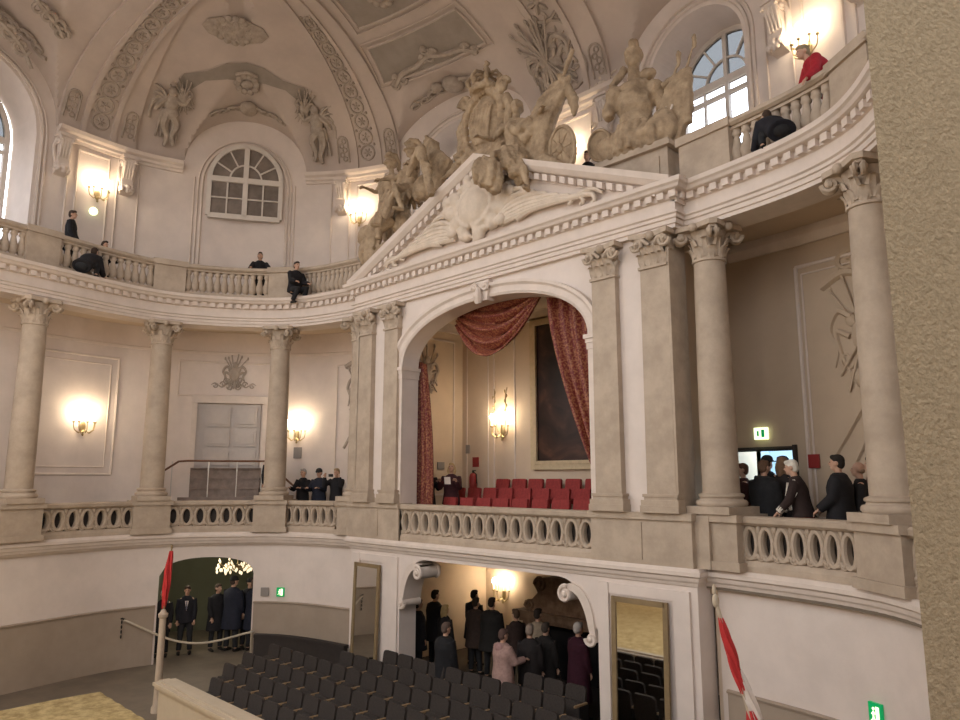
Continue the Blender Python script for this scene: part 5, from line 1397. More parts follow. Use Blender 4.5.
def person(label, loc, rz, pose=None, coat=(.02,.02,.024), legs=(.02,.02,.022), hair='short', haircol=(.05,.03,.02), hat=None, hatcol=(.02,.02,.02), hem=.20, bulk=1.0, scale=1.0, female=False, extra=None, quilt=False, face=True, group=None):
    p = pose or Pose(); t = thing('person', label, 'person', loc, rz, group); t.scale = (scale,)*3
    m_ = MB(); body(m_, p, female); m_.build('body', SKIN, t, True, remesh=.013)
    coat_mesh(p, hem, bulk, 1.0, True, quilt).build('coat', cmat(coat), t, True, remesh=.02)
    trousers_mesh(p).build('trousers', cmat(legs), t, True, remesh=.022)
    for hp, kn, an in p.leg:
        m_ = MB(); f = V3((0,-1,0)); m_.tube([an+V3((0,.05,-.035)), an+f*.03+V3((0,0,-.03)), an+f*.12+V3((0,0,-.045)), an+f*.19+V3((0,0,-.055))], [.04,.05,.043,.03], 10); m_.build('shoe', cmat((.015,.013,.012), .5), t, True)
    if hair: hair_mesh(p, hair).build('hair', cmat(haircol), t, True, remesh=.016)
    if hat: hat_mesh(p, hat).build('hat', cmat(hatcol), t, True)
    if face:
        for sx in (-1, 1):
            m_ = MB(); m_.ell(p.head+p.hm@V3((sx*.032,-.084,.012)), (.013,.008,.008), p.hm, 8, 6); m_.build('eye', EYE, t, True)
        m_ = MB(); m_.ell(p.head+p.hm@V3((0,-.092,-.052)), (.022,.007,.006), p.hm, 8, 6); m_.build('mouth', LIP, t, True)
    if extra: extra(t, p)
    return t
# ---------------------------------------------------------------- statuary on and around the pediment
ST = 'statue'
def statue(name, label, build, vox=.020, m='statue'):
    mb = MB(); build(mb); o = mb.build(name, m, None, True, remesh=vox, carve=.07); return tag(o, label, 'sculpture')
def xform(mb, loc, rz=0, sc=1.0, rx=0, ry=0):
    return mb.xf(Matrix.Translation(loc) @ Matrix.Rotation(rz, 4, 'Z') @ Matrix.Rotation(ry, 4, 'Y') @ Matrix.Rotation(rx, 4, 'X') @ Matrix.Diagonal((sc, sc, sc, 1)))
def drape(mb, p0, p1, r, folds=4, sag=.15):
    p0, p1 = V3(p0), V3(p1)
    for k in range(folds):
        o = V3((.05*(k-folds/2), .04*(-1)**k, -.03*k)); mid = (p0+p1)/2+V3((0,-.05,-sag-.05*k))
        mb.tube([p0+o, (p0+mid)/2+o*1.2, mid+o, (mid+p1)/2+o*.8, p1+o], [r*.7, r, r*1.1, r, r*.5], 8)
def skirt(mb, p, n=12, L=.45, r0=.17, r1=.27):
    for k in range(n):
        a = 2*pi*k/n; mb.tube([p.pel+V3((r0*cos(a), r0*.75*sin(a), .02)), p.pel+V3((r1*cos(a), r1*.8*sin(a), -L*.6)), p.pel+V3((r1*1.05*cos(a), r1*.85*sin(a), -L))], [.05,.055,.035], 7)
def helmet(mb, p, plume=True):
    h, hd = p.hm, p.head
    mb.ell(hd+h@V3((0,.012,.045)), (.105,.12,.115), h, 14, 9); mb.tube([hd+h@V3((.11*cos(q), .125*sin(q), .03)) for q in [2*pi*k/14 for k in range(15)]], .022, 6)
    if plume:
        mb.tube([hd+h@V3((0,-.11,.12)), hd+h@V3((0,-.03,.21)), hd+h@V3((0,.09,.20)), hd+h@V3((0,.18,.06)), hd+h@V3((0,.19,-.08))], [.035,.055,.065,.06,.03], 8)
def crest(mb):
    c = V3((.0,.05,12.75)); mb.ell(c, (.52,.22,.72), None, 18, 12)
    n = 26
    for k in range(n):
        a = 2*pi*k/n; r = V3((.60*cos(a), -.12, .80*sin(a)+.02*sin(5*a))); mb.ell(c+r, (.11,.10,.13), None, 8, 6)
    for k in range(7): 
        x = -.33+.11*k; mb.tube([c+V3((x,-.16,.45-.3*abs(x))), c+V3((x*.9,-.24,0)), c+V3((x*.6,-.17,-.5))], [.035,.05,.03], 6)
    for sx in (-1, 1):
        spiral(mb, c+V3((sx*.62,-.1,.70)), (sx,0,0), (0,0,1), .20, 1.4, .07); spiral(mb, c+V3((sx*.70,-.1,-.45)), (sx,0,0), (0,0,-1), .24, 1.4, .08)
        mb.tube([c+V3((sx*.62,0,.5)), c+V3((sx*.82,-.05,.1)), c+V3((sx*.75,-.08,-.3)), c+V3((sx*.95,-.05,-.7))], [.10,.12,.10,.06], 8)
        for k in range(4): mb.tube([c+V3((sx*.5,.05,-.5)), c+V3((sx*(.8+.12*k),0,-.45-.12*k)), c+V3((sx*(1.0+.17*k),-.05,-.72-.04*k))], [.08,.09,.04], 7)
    # crown
    z = 13.62; mb.lathe([(.36,z-.12),(.40,z-.08),(.40,z+.02),(.35,z+.05),(.30,z+.0)], (0,.05,0), 18)
    for k in range(8):
        a = 2*pi*k/8; ca, sa = cos(a), sin(a)
        mb.tube([(.37*ca,.05+.37*sa,z),(.46*ca,.05+.46*sa,z+.18),(.33*ca,.05+.33*sa,z+.36),(.05*ca,.05+.05*sa,z+.42)], [.05,.055,.045,.04], 7); mb.ell((.42*ca,.05+.42*sa,z+.12), .075, None, 8, 6)
    mb.ell((0,.05,z+.50), .10, None, 10, 8); mb.box(-.03,.03,.02,.08,z+.55,z+.72); mb.box(-.09,.09,.02,.08,z+.62,z+.67)
    mb.box(-.65,.65,-.15,.35,11.72,12.1)
statue('crowned_crest', 'large crowned shield crest on the apex of the pediment', crest)
def left_sitter(mb):
    p = Pose(lean=-6, hip=.3, head_yaw=-25, arms=((35,25,40),(10,35,70)), legs=((62,12,55),(75,20,85))); body(mb, p); helmet(mb, p)
    skirt(mb, p, 12, .28, .17, .25); drape(mb, p.shc, p.arm[0][1], .07, 5, .25); drape(mb, p.leg[0][1], p.leg[1][1], .07, 4, .2)
    mb.ell(p.chest, (.21,.16,.23), None, 14, 10)
    for k in range(6): mb.tube([p.arm[1][2]+V3((.0,0,-.2)), p.arm[1][2]+V3((.25+.02*k,.05,.15)), p.arm[1][2]+V3((.55+.02*k,.1,-.25-.1*k))], [.05,.09,.06], 8)
    xform(mb, (-2.75, .0, 11.55), R(-12), 1.45)
    mb.ell((-3.35,.1,11.55), (.35,.25,.4), None, 12, 8); mb.ell((-2.2,.1,11.9), (.35,.3,.35), None, 12, 8)
    for k in range(5): mb.tube([(-2.1+.08*k,.05,11.7),(-1.75+.1*k,.0,12.25),(-1.85-.05*k,.05,12.9),(-2.25-.06*k,.1,13.3-.1*k)], [.14,.20,.15,.03], 8)
    mb.tube([(-3.2,-.15,11.3),(-3.5,-.35,11.0),(-3.45,-.4,10.75)], [.16,.13,.08], 8)
statue('seated_statue', 'seated stone figure with helmet and drapery on the left slope of the pediment', left_sitter)
def soldier(mb):
    p = Pose(lean=2, hip=.93, head_yaw=-18, arms=((22,20,70),(20,18,45)), legs=((10,9,8),(-6,8,4))); body(mb, p); helmet(mb, p)
    mb.ell(p.chest, (.22,.17,.24), None, 14, 10); skirt(mb, p, 14, .42, .18, .25)
    drape(mb, p.shc+V3((-.1,.05,.02)), p.arm[1][2], .08, 6, .3); drape(mb, p.shc+V3((.15,.1,0)), p.pel+V3((.1,.2,-.7)), .10, 5, .05); drape(mb, p.shc+V3((-.15,.12,0)), p.pel+V3((-.15,.22,-.75)), .09, 5, .05)
    for k in range(3): mb.tube([p.pel+V3((-.5-.1*k,.1,-.9)), p.pel+V3((-.42-.05*k,.05,-.45)), p.pel+V3((-.3,.0,-.15))], [.12,.13,.06], 8)
    xform(mb, (-3.62, .12, 10.60), R(15), 1.42)
    mb.box(-4.35,-3.3,-.2,.45,10.2,10.72); mb.ell((-4.5,.05,10.75), (.35,.25,.4), None, 12, 8); mb.ell((-4.55,.0,11.2), (.28,.22,.3), None, 12, 8)
    mb.ell((-3.1,.1,11.2), (.28,.25,.45), None, 12, 8); mb.tube([(-3.2,.1,11.4),(-2.95,.05,11.95),(-3.05,.0,12.3)], [.15,.16,.08], 8)
statue('soldier_statue', 'standing stone soldier with helmet and cloak at the left end of the pediment', soldier)
def right_sitter(mb):
    p = Pose(lean=-8, hip=.3, head_yaw=20, head_pitch=-10, arms=((15,30,60),(60,50,20)), legs=((70,8,95),(40,18,30))); body(mb, p)
    mb.ell(p.head+V3((0,.03,.03)), (.10,.12,.11), None, 12, 8); skirt(mb, p, 12, .3, .17, .26)
    drape(mb, p.pel+V3((0,-.1,.05)), p.leg[1][1], .10, 5, .08); drape(mb, p.leg[0][1], p.leg[0][2]+V3((-.08,0,0)), .08, 5, .0); drape(mb, p.shc, p.arm[1][1], .08, 5, .12); drape(mb, p.leg[0][1]+V3((-.1,0,0)), p.leg[0][2]+V3((-.2,-.05,.05)), .07, 4, .0)
    xform(mb, (1.02, -.12, 11.25), R(18), 1.5)
    for k in range(6): mb.tube([(1.15+.1*k,.05,11.6-.06*k),(1.45+.08*k,.0,12.1),(1.72+.1*k,.05,12.65),(2.0+.08*k,.1,13.0)], [.16,.19,.14,.05], 8)
    mb.tube([(1.35,.05,11.3),(1.95,.08,12.5),(2.5,.1,13.55)], .05, 8)
    for k in range(5): mb.tube([(2.1+.06*k,.1,13.15-.12*k),(2.35+.05*k,.06,12.8-.1*k),(2.42+.02*k,.1,12.35-.07*k)], [.06,.09,.05], 8)
    mb.tube([(1.5,-.1,11.15),(1.9,-.1,11.2),(2.3,-.05,10.95)], [.2,.18,.1], 8)
statue('draped_statue', 'seated draped stone figure with a raised flag on the right slope of the pediment', right_sitter)
mb = MB(); mb.ell((0,0,0), (.36,.10,.46), None, 18, 10); mb.tube([(.36*cos(2*pi*k/20),-.03,.46*sin(2*pi*k/20)) for k in range(21)], .045, 6, cap=False); mb.ell((0,-.10,0), (.09,.06,.11), None, 10, 7)
for k in range(8): a = 2*pi*k/8; mb.tube([(.1*cos(a),-.09,.12*sin(a)),(.28*cos(a),-.07,.36*sin(a))], [.03,.02], 6)
xform(mb, (2.28,.0,11.38), R(-8), 1.0, R(8)); tag(mb.build('oval_shield', 'statue', None, True), 'upright oval stone shield beside the draped figure on the right slope of the pediment', 'sculpture')
# block and trophy on the right
bk = MB(); bk.box(2.75,4.52,.32,1.15,9.83,10.0); bk.box(2.85,4.42,.40,1.1,9.98,10.85); bk.box(2.75,4.52,.30,1.2,10.85,10.93); bk.box(2.8,4.47,.34,1.16,10.93,11.0)
bk.box(3.05,4.25,.37,.41,10.15,10.7); tag(bk.build('trophy_block', 'stone'), 'large moulded stone block behind the right slope of the pediment', 'pedestal')
def trophy_torso(mb):
    p = Pose(lean=-3, hip=.45, head_yaw=-35, arms=((10,30,20),(10,32,25)), legs=((0,5,0),(0,5,0)))
    mb.ell((0,0,.62), (.26,.19,.26), None, 16, 10); mb.ell((0,0,.38), (.22,.17,.2), None, 16, 10); mb.ell((0,0,.85), (.24,.15,.1), None, 14, 8)
    for sx in (-1, 1): mb.ell((sx*.26,0,.78), (.13,.13,.14), None, 12, 8); mb.tube([(sx*.28,0,.72),(sx*.36,-.02,.55),(sx*.34,-.05,.45)], [.10,.09,.07], 9)
    for k in range(14):
        a = 2*pi*k/14; mb.tube([(.2*cos(a),.16*sin(a),.32),(.28*cos(a),.22*sin(a),.12),(.30*cos(a),.24*sin(a),-.08)], [.05,.055,.035], 7)
    mb.tube([(0,0,.85),(0,0,1.15)], [.09,.07], 10); mb.ell((0,-.02,1.25), (.10,.12,.13), None, 12, 8); mb.ell((0,.02,1.33), (.13,.15,.13), None, 14, 9)
    mb.tube([(0,-.12,1.42),(0,0,1.52),(0,.12,1.42),(0,.18,1.2),(.03,.18,1.0)], [.04,.07,.07,.06,.03], 8); mb.ell((.18,.0,1.02), (.12,.1,.08), None, 10, 7)
    mb.tube([(-.12,0,1.15),(-.3,-.05,.9)], [.06,.05], 8)
    xform(mb, (3.62,.62,11.15), R(25), 1.5)
    mb.box(2.95,4.4,.45,1.05,10.98,11.2)
    for k in range(7): mb.tube([(3.0+.18*k,.45,11.0),(2.98+.19*k,.35,11.3),(3.12+.17*k,.42,11.5)], [.13,.14,.07], 8)
    mb.ell((4.28,.6,11.35), (.30,.28,.36), None, 14, 9)
statue('trophy_torso', 'stone armour torso with plumed helmet on the block right of the pediment', trophy_torso)
def banner(mb):
    for k in range(7): mb.tube([(3.98+.08*k,.72,11.0),(4.12+.085*k,.68,11.5),(4.35+.06*k,.72,12.1),(4.62+.02*k,.76,12.45)], [.11,.13,.12,.06], 8)
    for k in range(4): mb.tube([(4.45+.08*k,.7,11.3),(4.6+.05*k,.66,11.8),(4.66+.02*k,.72,12.3)], [.10,.12,.08], 8)
    mb.tube([(4.25,.75,11.2),(4.85,.78,12.9)], .03, 8)
    mb.tube([(3.85,.7,11.0),(4.52,.74,12.6)], .03, 8); mb.ell((4.55,.74,12.72), (.05,.04,.18), None, 8, 6); mb.tube([(4.18,.72,12.28),(4.42,.73,12.36),(4.68,.74,12.30)], [.07,.05,.07], 8)
    mb.ell((4.88,.78,12.95), (.05,.04,.17), None, 8, 6)
statue('banner_trophy', 'furled stone banner with halberd and spear beside the armour torso', banner, .024)
sw = MB()
for k in range(3): sw.tube([(3.95+.14*k,.46,11.05),(4.22+.14*k,.52,11.7)], .018, 6)
tag(sw.build('lance_bundle', 'trim', None, True), 'thin pale lances leaning between the armour torso and the banner', 'sculpture')
mb = MB(); mb.prism([(.34*cos(2*pi*k/8+.39), .34*sin(2*pi*k/8+.39)) for k in range(8)], (0,-.05,0), (1,0,0), (0,0,1), (0,.10,0)); mb.ell((0,-.06,0), (.12,.06,.12), None, 10, 7)
mb.tube([(.32*cos(2*pi*k/16),-.06,.32*sin(2*pi*k/16)) for k in range(17)], .035, 6, cap=False)
xform(mb, (2.92,.42,11.38), R(-10), .95, R(12)); tag(mb.build('octagonal_shield', 'statue', None, True, 30), 'tilted octagonal stone shield at the left edge of the right trophy block', 'sculpture')
BK = (.014,.013,.015); NV = (.016,.018,.03); BR = (.06,.04,.03); GRH = (.35,.32,.29)
def toward(x, y, tx, ty): return math.atan2(ty-y, tx-x) + pi/2
CAMX, CAMY = 11.13, -11.07
def at_(C, i, d=0, z=GZ): x, y = C.at(i, d); return (x, y, z)
def camera_prop(t, p):
    m_ = MB(); c = (p.arm[0][2]+p.arm[1][2])/2+V3((0,-.08,.05)); m_.box(c.x-.06,c.x+.06,c.y-.03,c.y+.03,c.z-.04,c.z+.04); m_.lathe([(.03,0),(.03,.05)], (c.x,c.y-.03,c.z), 10, Matrix.Rotation(pi/2, 3, 'X'))
    o = m_.build('compact_camera', 'seatdark', None); o.matrix_world = Matrix.Translation(t.location) @ Matrix.Rotation(t.rotation_euler.z, 4, 'Z'); tag(o, 'small dark camera held up by the visitor left of the royal box', 'camera')
def facing(C, i, d, ang=0):
    n = C.nrm(i); return math.atan2(n[1], n[0]) + pi/2 + R(ang)
FOLD = ((28,10,75),(28,10,75)); HOLD = ((35,12,95),(35,12,95)); UPC = ((60,18,110),(60,18,110))
# left gallery
KO = K
person('grey haired person in black coat with folded hands, left of the royal box', (-8.12, .50, GZ), facing(K, 74.2, 0, -10), Pose(arms=FOLD, inward=(25,25)), BK, hair='short', haircol=GRH, hem=.4)
person('person in dark hat and long black coat, second of three left of the royal box', (-7.60, .72, GZ), facing(K, 77.3, 0, 5), Pose(arms=FOLD, inward=(25,25), head_pitch=8), NV, hair='short', haircol=BR, hat='cap', hem=.4, bulk=1.1)
person('fair haired person in black raising a camera, right of three beside the royal box', (-7.05, .95, GZ), facing(K, 81.6, 0, 10), Pose(arms=UPC, inward=(28,28)), BK, hair='short', haircol=(.32,.22,.12), extra=camera_prop, hem=.2)
person('person in dark hat half hidden behind the column right of the grey doors', at_(K, 68.6, -.75, GZ+.45), facing(K, 68, 0, 20), Pose(head_yaw=20), BK, hair='short', hat='brim', hem=.4)
# upper gallery
UG = 9.82
person('dark haired person standing below the upper left wall lamp', at_(K, 33.4, -1.3, 10.28), facing(K, 33.2, 0, 45), Pose(arms=((10,6,20),(10,6,20))), BK, hair='short', hem=.3)
CR = lambda head_pitch=5: Pose(lean=52, head_pitch=head_pitch, hip=.28, arms=((60,12,50),(60,12,50)), legs=((115,10,140),(115,10,140)), inward=(20,20))
person('dark clothed person crouching on the ledge before the upper left balustrade', at_(K, 30.2, .30, UG+.02), facing(K, 30, 0, 120), CR(), BK, hair='short', hem=.1, bulk=1.25)
person('dark haired person sitting behind the upper left balustrade', at_(K, 37.6, -.75, UG-.25), facing(K, 37, 0, 15), Pose(arms=FOLD), BK, hair='long', hem=.2, scale=.95)
person('dark haired person leaning on the rail below the closed inner window', at_(K, 64.6, -.72, UG), facing(K, 64.6, 0, 10), Pose(lean=22, arms=((50,22,60),(50,30,45)), inward=(30,20), head_pitch=-14), BK, hair='short', hem=.2, scale=.98)
person('dark clothed person sitting on the ledge near the left corner of the pediment', at_(K, 75.6, .30, UG+.02), facing(K, 75.6, 0, 60), Pose(lean=4, hip=.26, arms=((30,8,50),(30,8,50)), legs=((88,6,120),(95,6,130)), inward=(15,15)), BK, hair='short', hem=.1, bulk=1.15)
person('dark haired person whose head shows above the right slope of the pediment', (1.72, 1.55, 10.28), R(20), Pose(), BK, hair='short', scale=.98)
person('black clothed person crouching on the ledge of the right upper balustrade', at_(K, 206.4, .34, UG+.02), facing(K, 207, 0, -115), CR(5), (.016,.016,.022), hair='short', hem=.1, bulk=1.3, scale=.88)
person('person in a red jacket leaning on the upper right rail', (*K.at(209.4, -.5), UG+.14), facing(K, 208.8, 0, -30), Pose(lean=42, arms=((55,22,30),(55,22,30)), inward=(8,8), head_pitch=12), (.36,.02,.03), hair='short', haircol=(.28,.22,.14), hem=.15, bulk=1.15)
# royal box
person('person in black partly behind the narrow curtain of the royal box', (-3.12, 1.05, 3.3), R(60), Pose(arms=HOLD, inward=(20,20)), BK, hair='short', haircol=(.3,.22,.15), scale=1.0)
def sheet(t, p):
    c = (p.arm[0][2]+p.arm[1][2])/2+V3((0,-.07,.04)); m_ = MB(); m_.obox(c, (.075,0,0), (0,.008,.003), (0,-.03,.085)); o = m_.build('paper_sheet', 'whiteflag', None)
    o.matrix_world = Matrix.Translation(t.location) @ Matrix.Rotation(t.rotation_euler.z, 4, 'Z'); tag(o, 'white paper held by the fair haired woman in the royal box', 'paper')
person('fair haired woman in a dark red jacket standing at the chairs in the royal box', (-2.62, 1.40, 3.3), R(35), Pose(arms=HOLD, inward=(22,22), head_pitch=-18), (.05,.015,.018), hair='long', haircol=(.46,.32,.16), hem=.15, female=True, extra=sheet, scale=1.02)
# right gallery crowd
def G(i, d): return at_(K, i, d)
person('red faced bareheaded person at the left edge of the right gallery crowd', (4.95, 1.62, GZ), R(-60), Pose(arms=((5,6,10),(5,6,10))), (.05,.018,.016), hair='short', haircol=(.12,.06,.04), scale=.98)
person('person in a wide black coat with back turned, front of the right gallery crowd', (5.56, 1.10, GZ), R(170), Pose(), (.02,.02,.022), hair='short', haircol=(.14,.08,.05), hem=.4, bulk=1.35, face=False)
person('person in a dark knitted cap deep in the right gallery doorway', (5.2, 2.05, GZ), R(170), Pose(), BK, hair='short', hat='beanie', hem=.3, face=False, scale=1.06)
person('brown haired woman in a dark coat behind the motorcycle jacket, right gallery', (5.75, 1.40, GZ), R(150), Pose(head_yaw=25), (.025,.02,.02), hair='long', haircol=(.20,.12,.07), hem=.3, female=True, face=False, scale=1.03)
def moto(t, p):
    m_ = MB()
    for sh, el, wr, d in p.arm:
        m_.tube([sh+(el-sh)*.1+V3((0,0,.075)), sh+(el-sh)*.5+(sh-el).cross(V3((1,0,0))).normalized()*.065, el+V3((0,.05,.02))], .022, 6)
        m_.tube([wr-d*.10, wr-d*.02], [.060,.056], 10)
    m_.tube([p.shc+V3((-.16,-.10,0)), p.chest+V3((-.1,-.17,-.1)), p.pel+V3((-.12,-.17,.05))], .022, 6); m_.tube([p.shc+V3((.16,-.10,0)), p.chest+V3((.1,-.17,-.1)), p.pel+V3((.12,-.17,.05))], .022, 6)
    o = m_.build('white_stripes', cmat((.60,.55,.48)), t, True); o['label'] = 'white stripes and cuffs'
    m_ = MB(); m_.tube([p.pel+V3((0,.0,.02)), p.pel+V3((0,0,-.10))], [.20,.205], 20, flat=.76, flatdir=V3((0,1,0))); m_.build('red_hem', cmat((.30,.04,.03)), t, True)
person('white haired man in a black and white motorcycle jacket, right gallery', (6.36, .68, GZ), R(-75), Pose(lean=10, arms=((28,10,25),(28,10,25)), head_pitch=10), (.03,.018,.016), legs=(.10,.08,.07), hair='short', haircol=(.62,.58,.50), hem=.05, extra=moto, bulk=1.05)
person('person in a dark blue cap just behind the white haired man, right gallery', (5.47, 2.12, GZ), R(-80), Pose(), NV, hair='short', hat='cap', hatcol=(.02,.025,.06), scale=1.05)
person('dark haired man in a black jacket seen in profile on the right gallery', (6.88, .80, GZ), R(-80), Pose(arms=((15,8,35),(15,8,35))), BK, hair='short', haircol=(.02,.015,.012), hem=.15, bulk=1.3, scale=1.03)
person('shorter fair person in black directly behind the man in profile, right gallery', (7.06, 1.16, GZ), R(-70), Pose(), (.02,.018,.018), hair='bald', haircol=(.30,.2,.13), hem=.2, scale=.97)
person('person in a dark red coat beside the near column, right gallery', (7.14, 1.55, GZ), R(-60), Pose(), (.07,.022,.02), hair='short', haircol=(.03,.02,.015), hem=.3, scale=1.02)
# lobby on the left
sx_, sy_ = -10.0, -1.95
def shirt(t, p):
    m_ = MB(); m_.prism([(-.045,.06),(.045,.06),(.0,-.20)], p.chest+V3((0,-.152,.07)), (1,0,0), (0,0,1), (0,-.006,0)); m_.build('shirt', 'whiteflag', t)
    m_ = MB(); m_.prism([(-.014,.05),(.014,.05),(.02,-.14),(0,-.18),(-.02,-.14)], p.chest+V3((0,-.160,.07)), (1,0,0), (0,0,1), (0,-.005,0)); m_.build('tie', cmat((.12,.12,.16)), t)
person('man in a dark suit and tie standing in the left doorway', (sx_, sy_, FZ), toward(sx_, sy_, CAMX, CAMY), Pose(arms=((4,7,8),(4,7,8)), head_pitch=8), (.013,.013,.018), hair='short', haircol=(.05,.03,.02), hem=.12, extra=shirt, scale=1.04)
person('white haired man in a black coat beside the suited man in the left doorway', (-10.15, -2.55, FZ), toward(-10, -2.4, CAMX, CAMY), Pose(), BK, hair='short', haircol=(.5,.47,.42), hem=.3)
DC = (DA+DB)/2
for k, (i, d, lab, hc, ht, sc) in enumerate([(60.0, -1.2, 'first person in black right of the suited man inside the left doorway', BR, None, 1.03), (62.6, -1.0, 'tall black clothed person in the middle of the left doorway crowd', BR, 'beanie', 1.16),
        (64.9, -1.35, 'dark capped person near the right side of the left doorway crowd', BR, 'cap', 1.1), (66.3, -.9, 'black clothed person at the right jamb of the left doorway', (.1,.06,.04), None, 1.12)]):
    person(lab, at_(K, i, d, FZ), facing(K, i, 0, 150 if k % 2 else 30), Pose(arms=((8,6,15),(8,6,15)), head_yaw=20*(-1)**k), (BK, NV)[k % 2], hair='short', haircol=hc, hat=ht, hem=.4, bulk=1.2, scale=sc, face=(k % 2 == 0))
# room under the royal box
def W_(px, py, lab, rz, **k):
    k['bulk'] = k.get('bulk', 1.0)*1.15; k['scale'] = k.get('scale', 1.0)*1.04
    return person(lab, (px, py, FZ), R(rz), k.pop('pose', Pose()), **k)
W_(-3.95, 2.05, 'tall short haired man in black with back turned, left in the ground floor arch', 170, coat=BK, hair='short', haircol=(.03,.02,.015), hem=.3, bulk=1.15, face=False, scale=1.05)
W_(-3.55, 1.15, 'person in black half hidden by the left pier of the ground floor arch', 160, coat=BK, hair='short', hem=.3, bulk=1.1, face=False)
W_(-3.05, 1.6, 'blond haired person in a dark coat among the ground floor crowd', 175, coat=(.018,.016,.016), hair='long', haircol=(.42,.30,.14), hem=.3, face=False, scale=.93, female=True)
W_(-3.4, 2.95, 'dark haired man in black just behind the blond person, ground floor', 180, coat=BK, hair='short', haircol=(.015,.012,.01), hem=.3, bulk=1.1, face=False, scale=1.03)
W_(-2.72, 2.35, 'person in a dark brown coat below the lit ground floor wall lamp', 185, coat=(.04,.025,.02), hair='short', haircol=(.05,.035,.025), hem=.3, bulk=1.1, face=False)
W_(-2.1, 2.3, 'bulky dark coated person between the wall lamp and the mantelpiece', 190, coat=(.016,.014,.013), hair='short', haircol=(.03,.02,.015), hem=.3, bulk=1.25, face=False, scale=1.04)
W_(-1.1, 2.1, 'person in a dark brown jacket facing left before the mantelpiece', 260, coat=(.035,.02,.016), hair='short', haircol=(.09,.055,.035), hem=.2, scale=.97)
W_(-.95, -.25, 'brown haired person in black standing nearest the seats, ground floor arch', 175, coat=(.012,.012,.014), hair='short', haircol=(.11,.075,.06), hem=.4, bulk=1.2, face=False, scale=.98)
def hood(t, p):
    m_ = MB(); m_.ell(p.neck+V3((0,.10,-.04)), (.13,.07,.09), None, 12, 8); m_.build('hood', cmat((.33,.20,.19)), t, True)
W_(.24, .26, 'woman in a long pale pink quilted coat with back turned among the seats', 170, coat=(.36,.23,.20), legs=(.03,.03,.035), hair='short', haircol=(.10,.06,.05), hem=.55, quilt=True, bulk=1.12, face=False, female=True, extra=hood, scale=.96, pose=Pose(arms=((25,14,70),(25,14,70)), inward=(20,20)))
W_(.44, .86, 'person in dark clothes with light hair just right of the pink coated woman', 200, coat=(.02,.016,.016), hair='short', haircol=(.25,.19,.15), hem=.3, face=False, scale=.98)
W_(-.42, 2.1, 'person in a beige coat before the mantelpiece', 180, coat=(.26,.20,.14), hair='short', haircol=(.03,.02,.015), hem=.45, face=False, scale=1.02)
def bag(t, p):
    o = V3(t.location); rot = Matrix.Rotation(t.rotation_euler.z, 3, 'Z'); h = p.arm[0][2]+p.arm[0][3]*.09
    b = thing('shoulder_bag', 'dark bag hanging from the hand of the person beside the beige coat', 'bag', o + rot @ h, t.rotation_euler.z)
    rbox(MB(), (0,0,-.30), .32,.12,.26,.04).build('bag_body', cmat((.03,.018,.014), .6), b, True, 30)
    m_ = MB(); m_.tube([(-.1,0,-.18),(-.06,0,-.04),(0,0,.0),(.06,0,-.04),(.1,0,-.18)], .01, 6); m_.build('bag_strap', cmat((.03,.018,.014), .6), b, True)
W_(.45, 1.35, 'person in a dark coat with a pale scarf carrying a bag, ground floor', 185, coat=(.02,.017,.016), hair='short', haircol=(.06,.045,.035), hem=.35, face=False, extra=bag, scale=.97)
W_(1.25, 1.45, 'white haired man in a long dark purple coat, ground floor arch', 165, coat=(.035,.006,.014), hair='short', haircol=(.45,.40,.36), hem=.6, bulk=1.1, face=False, scale=1.02)
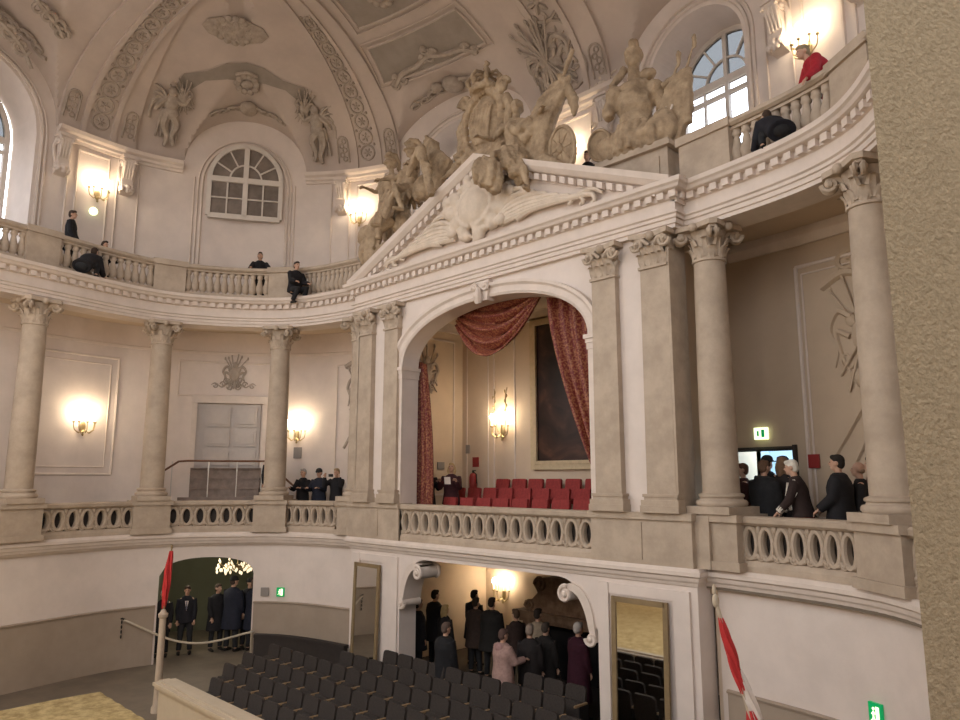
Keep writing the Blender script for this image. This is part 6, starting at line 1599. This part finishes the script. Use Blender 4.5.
# ---------------------------------------------------------------- camera, light
cam = bpy.data.cameras.new('camera'); co = bpy.data.objects.new('camera', cam); COL.objects.link(co)
co.location = (11.131, -11.072, 4.7)
cam.sensor_fit = 'HORIZONTAL'; cam.sensor_width = 36; cam.lens = 731/960*36
cam.clip_start = .05; cam.clip_end = 200
fwd2 = Vector((-.7141, .700, 0)).normalized(); pt = R(9.3)
fw = fwd2*cos(pt) + Vector((0,0,sin(pt)))
co.rotation_euler = fw.to_track_quat('-Z', 'Y').to_euler()
SC.camera = co
W = bpy.data.worlds.new('world'); SC.world = W; W.use_nodes = True
nt = W.node_tree; bg = nt.nodes['Background']; bg.inputs[1].default_value = 3.9
tcw = nt.nodes.new('ShaderNodeTexCoord'); sx_ = nt.nodes.new('ShaderNodeSeparateXYZ'); rw = nt.nodes.new('ShaderNodeValToRGB')
nt.links.new(tcw.outputs['Generated'], sx_.inputs[0]); nt.links.new(sx_.outputs['Z'], rw.inputs['Fac']); nt.links.new(rw.outputs['Color'], bg.inputs['Color'])
# brighter half of the sky lies beyond the gallery windows
dp = nt.nodes.new('ShaderNodeVectorMath'); dp.operation = 'DOT_PRODUCT'; dp.inputs[1].default_value = (-.6, .8, 0)
nt.links.new(tcw.outputs['Generated'], dp.inputs[0])
my_ = nt.nodes.new('ShaderNodeMapRange'); my_.inputs['From Min'].default_value = .1; my_.inputs['From Max'].default_value = .6
my_.inputs['To Min'].default_value = 3.9; my_.inputs['To Max'].default_value = 10.0
nt.links.new(dp.outputs['Value'], my_.inputs['Value']); nt.links.new(my_.outputs['Result'], bg.inputs['Strength'])
rw.color_ramp.elements[0].position = 0.0; rw.color_ramp.elements[0].color = (.10, .085, .07, 1)
rw.color_ramp.elements[1].position = .06; rw.color_ramp.elements[1].color = (.88, .92, .97, 1)
lamp('hall_chandelier', (1.5, -11.0, 7.0), 520, (1, .82, .64), .6)  # unseen chandeliers of the hall, light only
lamp('hall_chandelier', (-3.5, -12.0, 7.0), 480, (1, .82, .64), .6)
lamp('corridor_lamp', tuple(p1+o1*1.2+Vector((0,0,5.7))), 130, (.80, .92, 1), .25)
lamp('lobby_lamp', tuple(p0+out*1.0-t0*.5+Vector((0,0,2.5))), 70, (1, .9, .7), .15)  # added light so the olive lobby wall shows
lamp('hall_chandelier', (7.5, -13.5, 8.0), 240, (1, .78, .55), .5)  # added out of view to warm and brighten the near pillar
lamp('hall_chandelier', (-8.0, -21.0, 5.5), 600, (1, .82, .63), .5)  # added out of view to light the far sand for the mirror
SC.view_settings.view_transform = 'Standard'; SC.view_settings.look = 'None'; SC.view_settings.gamma = 1.0
SC.view_settings.use_curve_mapping = False
SC.view_settings.exposure = -0.36
